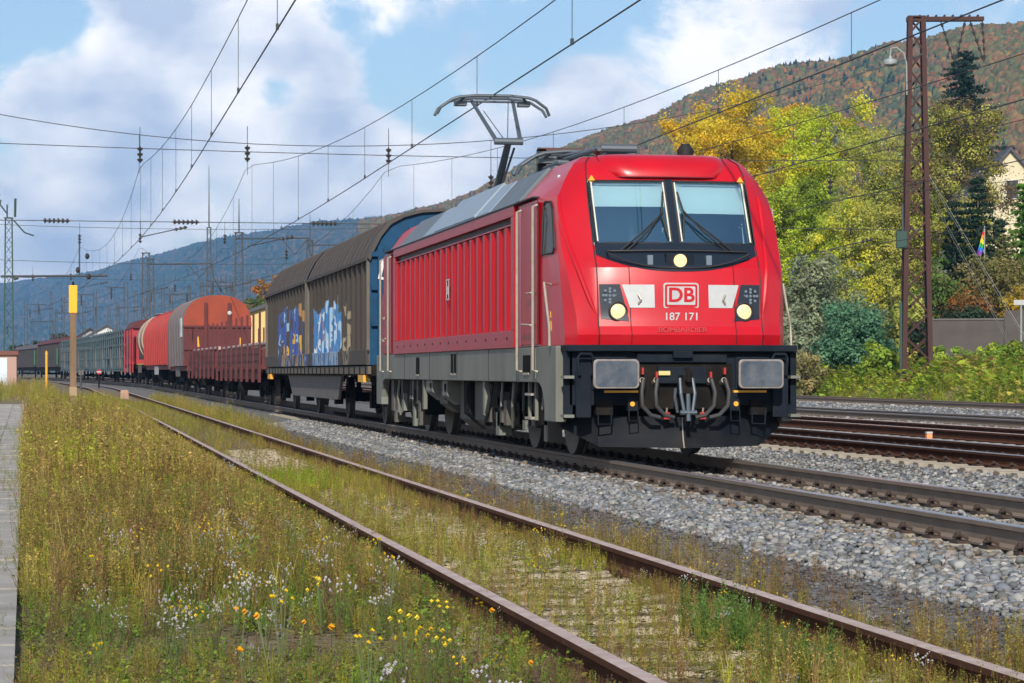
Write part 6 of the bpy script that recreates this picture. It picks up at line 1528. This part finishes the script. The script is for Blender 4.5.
x, y = ray(984, 135); z = 1.373 + (372.1 - 262) * 135 / 2504.3; z1 = 1.373 + (372.1 - 226) * 135 / 2504.3
t = thing('rainbow_flag', 'hanging rainbow striped flag on a thin pole before the dark conifers', 'flag', (x, y, z - 2.5))
m = MB(); m.cyl((.03, 0, 0), (.03, 0, z1 - z + 2.5), .035, m_al, n=8); m.build('pole', t)
m = MB(); H = z1 - z + 2.5
cols = [(.70, .02, .02), (.75, .25, .01), (.75, .60, .02), (.03, .38, .05), (.02, .15, .60), (.20, .03, .35)]
for k, c in enumerate(cols):
    mm = mat('flag_stripe_%s' % ('red', 'orange', 'yellow', 'green', 'blue', 'violet')[k], c, .7)
    rows = []
    for q in range(4):
        s = (k + q / 3) / 6; xx = -.02 - .34 * s ** 1.3; ww = .10 + .16 * s; rows.append([(xx + ww * (j / 4 - .3), .05 * math.sin(j * 1.7 + s * 5), H - .25 - 1.25 * s - .12 * (j / 4)) for j in range(5)])
    m.grid(rows, mm)
m.build('cloth', t, smooth=True)
# orange and green trees beyond the yellow building
T_('broadleaf_tree', 'orange autumn tree behind the station building', 262, 240, 277, 36, [(.50, .20, .03), (.42, .22, .04)], 70, nclump=120, nleaf=81, size=.131, low=.2)
T_('broadleaf_tree', 'green tree below the orange one beside the station building', 250, 225, 297, 40, [(.10, .15, .05), (.13, .17, .05)], 71, nclump=120, nleaf=81, size=.131, low=.1)
for k, u in enumerate((22, 42, 66, 96, 128, 160)):
    T_('broadleaf_tree', ('dark distant tree beyond the vans beside the green mast', 'dark distant tree above the first covered van', 'dark distant tree above the car carrier beside the post', 'dark distant tree before the white distant house', 'dark distant tree above the dark red wagon', 'dark distant tree above the tank wagon')[k], u, 400, 346 - (k % 3) * 5, 26, [(.06, .075, .035), (.09, .09, .04)], 80 + k, nclump=69, nleaf=48, size=.238, low=.1, limbs=5, group='distant trees behind the train')

# ------------------------------------------------------------------ haze
m_haze = bpy.data.materials.new('valley_haze'); m_haze.use_nodes = True
q = m_haze.node_tree; q.nodes.clear(); oo = q.nodes.new('ShaderNodeOutputMaterial'); vv = q.nodes.new('ShaderNodeVolumePrincipled')
vv.inputs['Color'].default_value = (.19, .45, .84, 1); vv.inputs['Density'].default_value = .00016; vv.inputs['Anisotropy'].default_value = 0.0
q.links.new(vv.outputs[0], oo.inputs['Volume'])
m = MB(); m.box(-3500, 3500, -150, 7350, -2.0, 330, m_haze); o = m.build('haze'); tag(o, 'pale blue air filling the valley', kind='stuff')
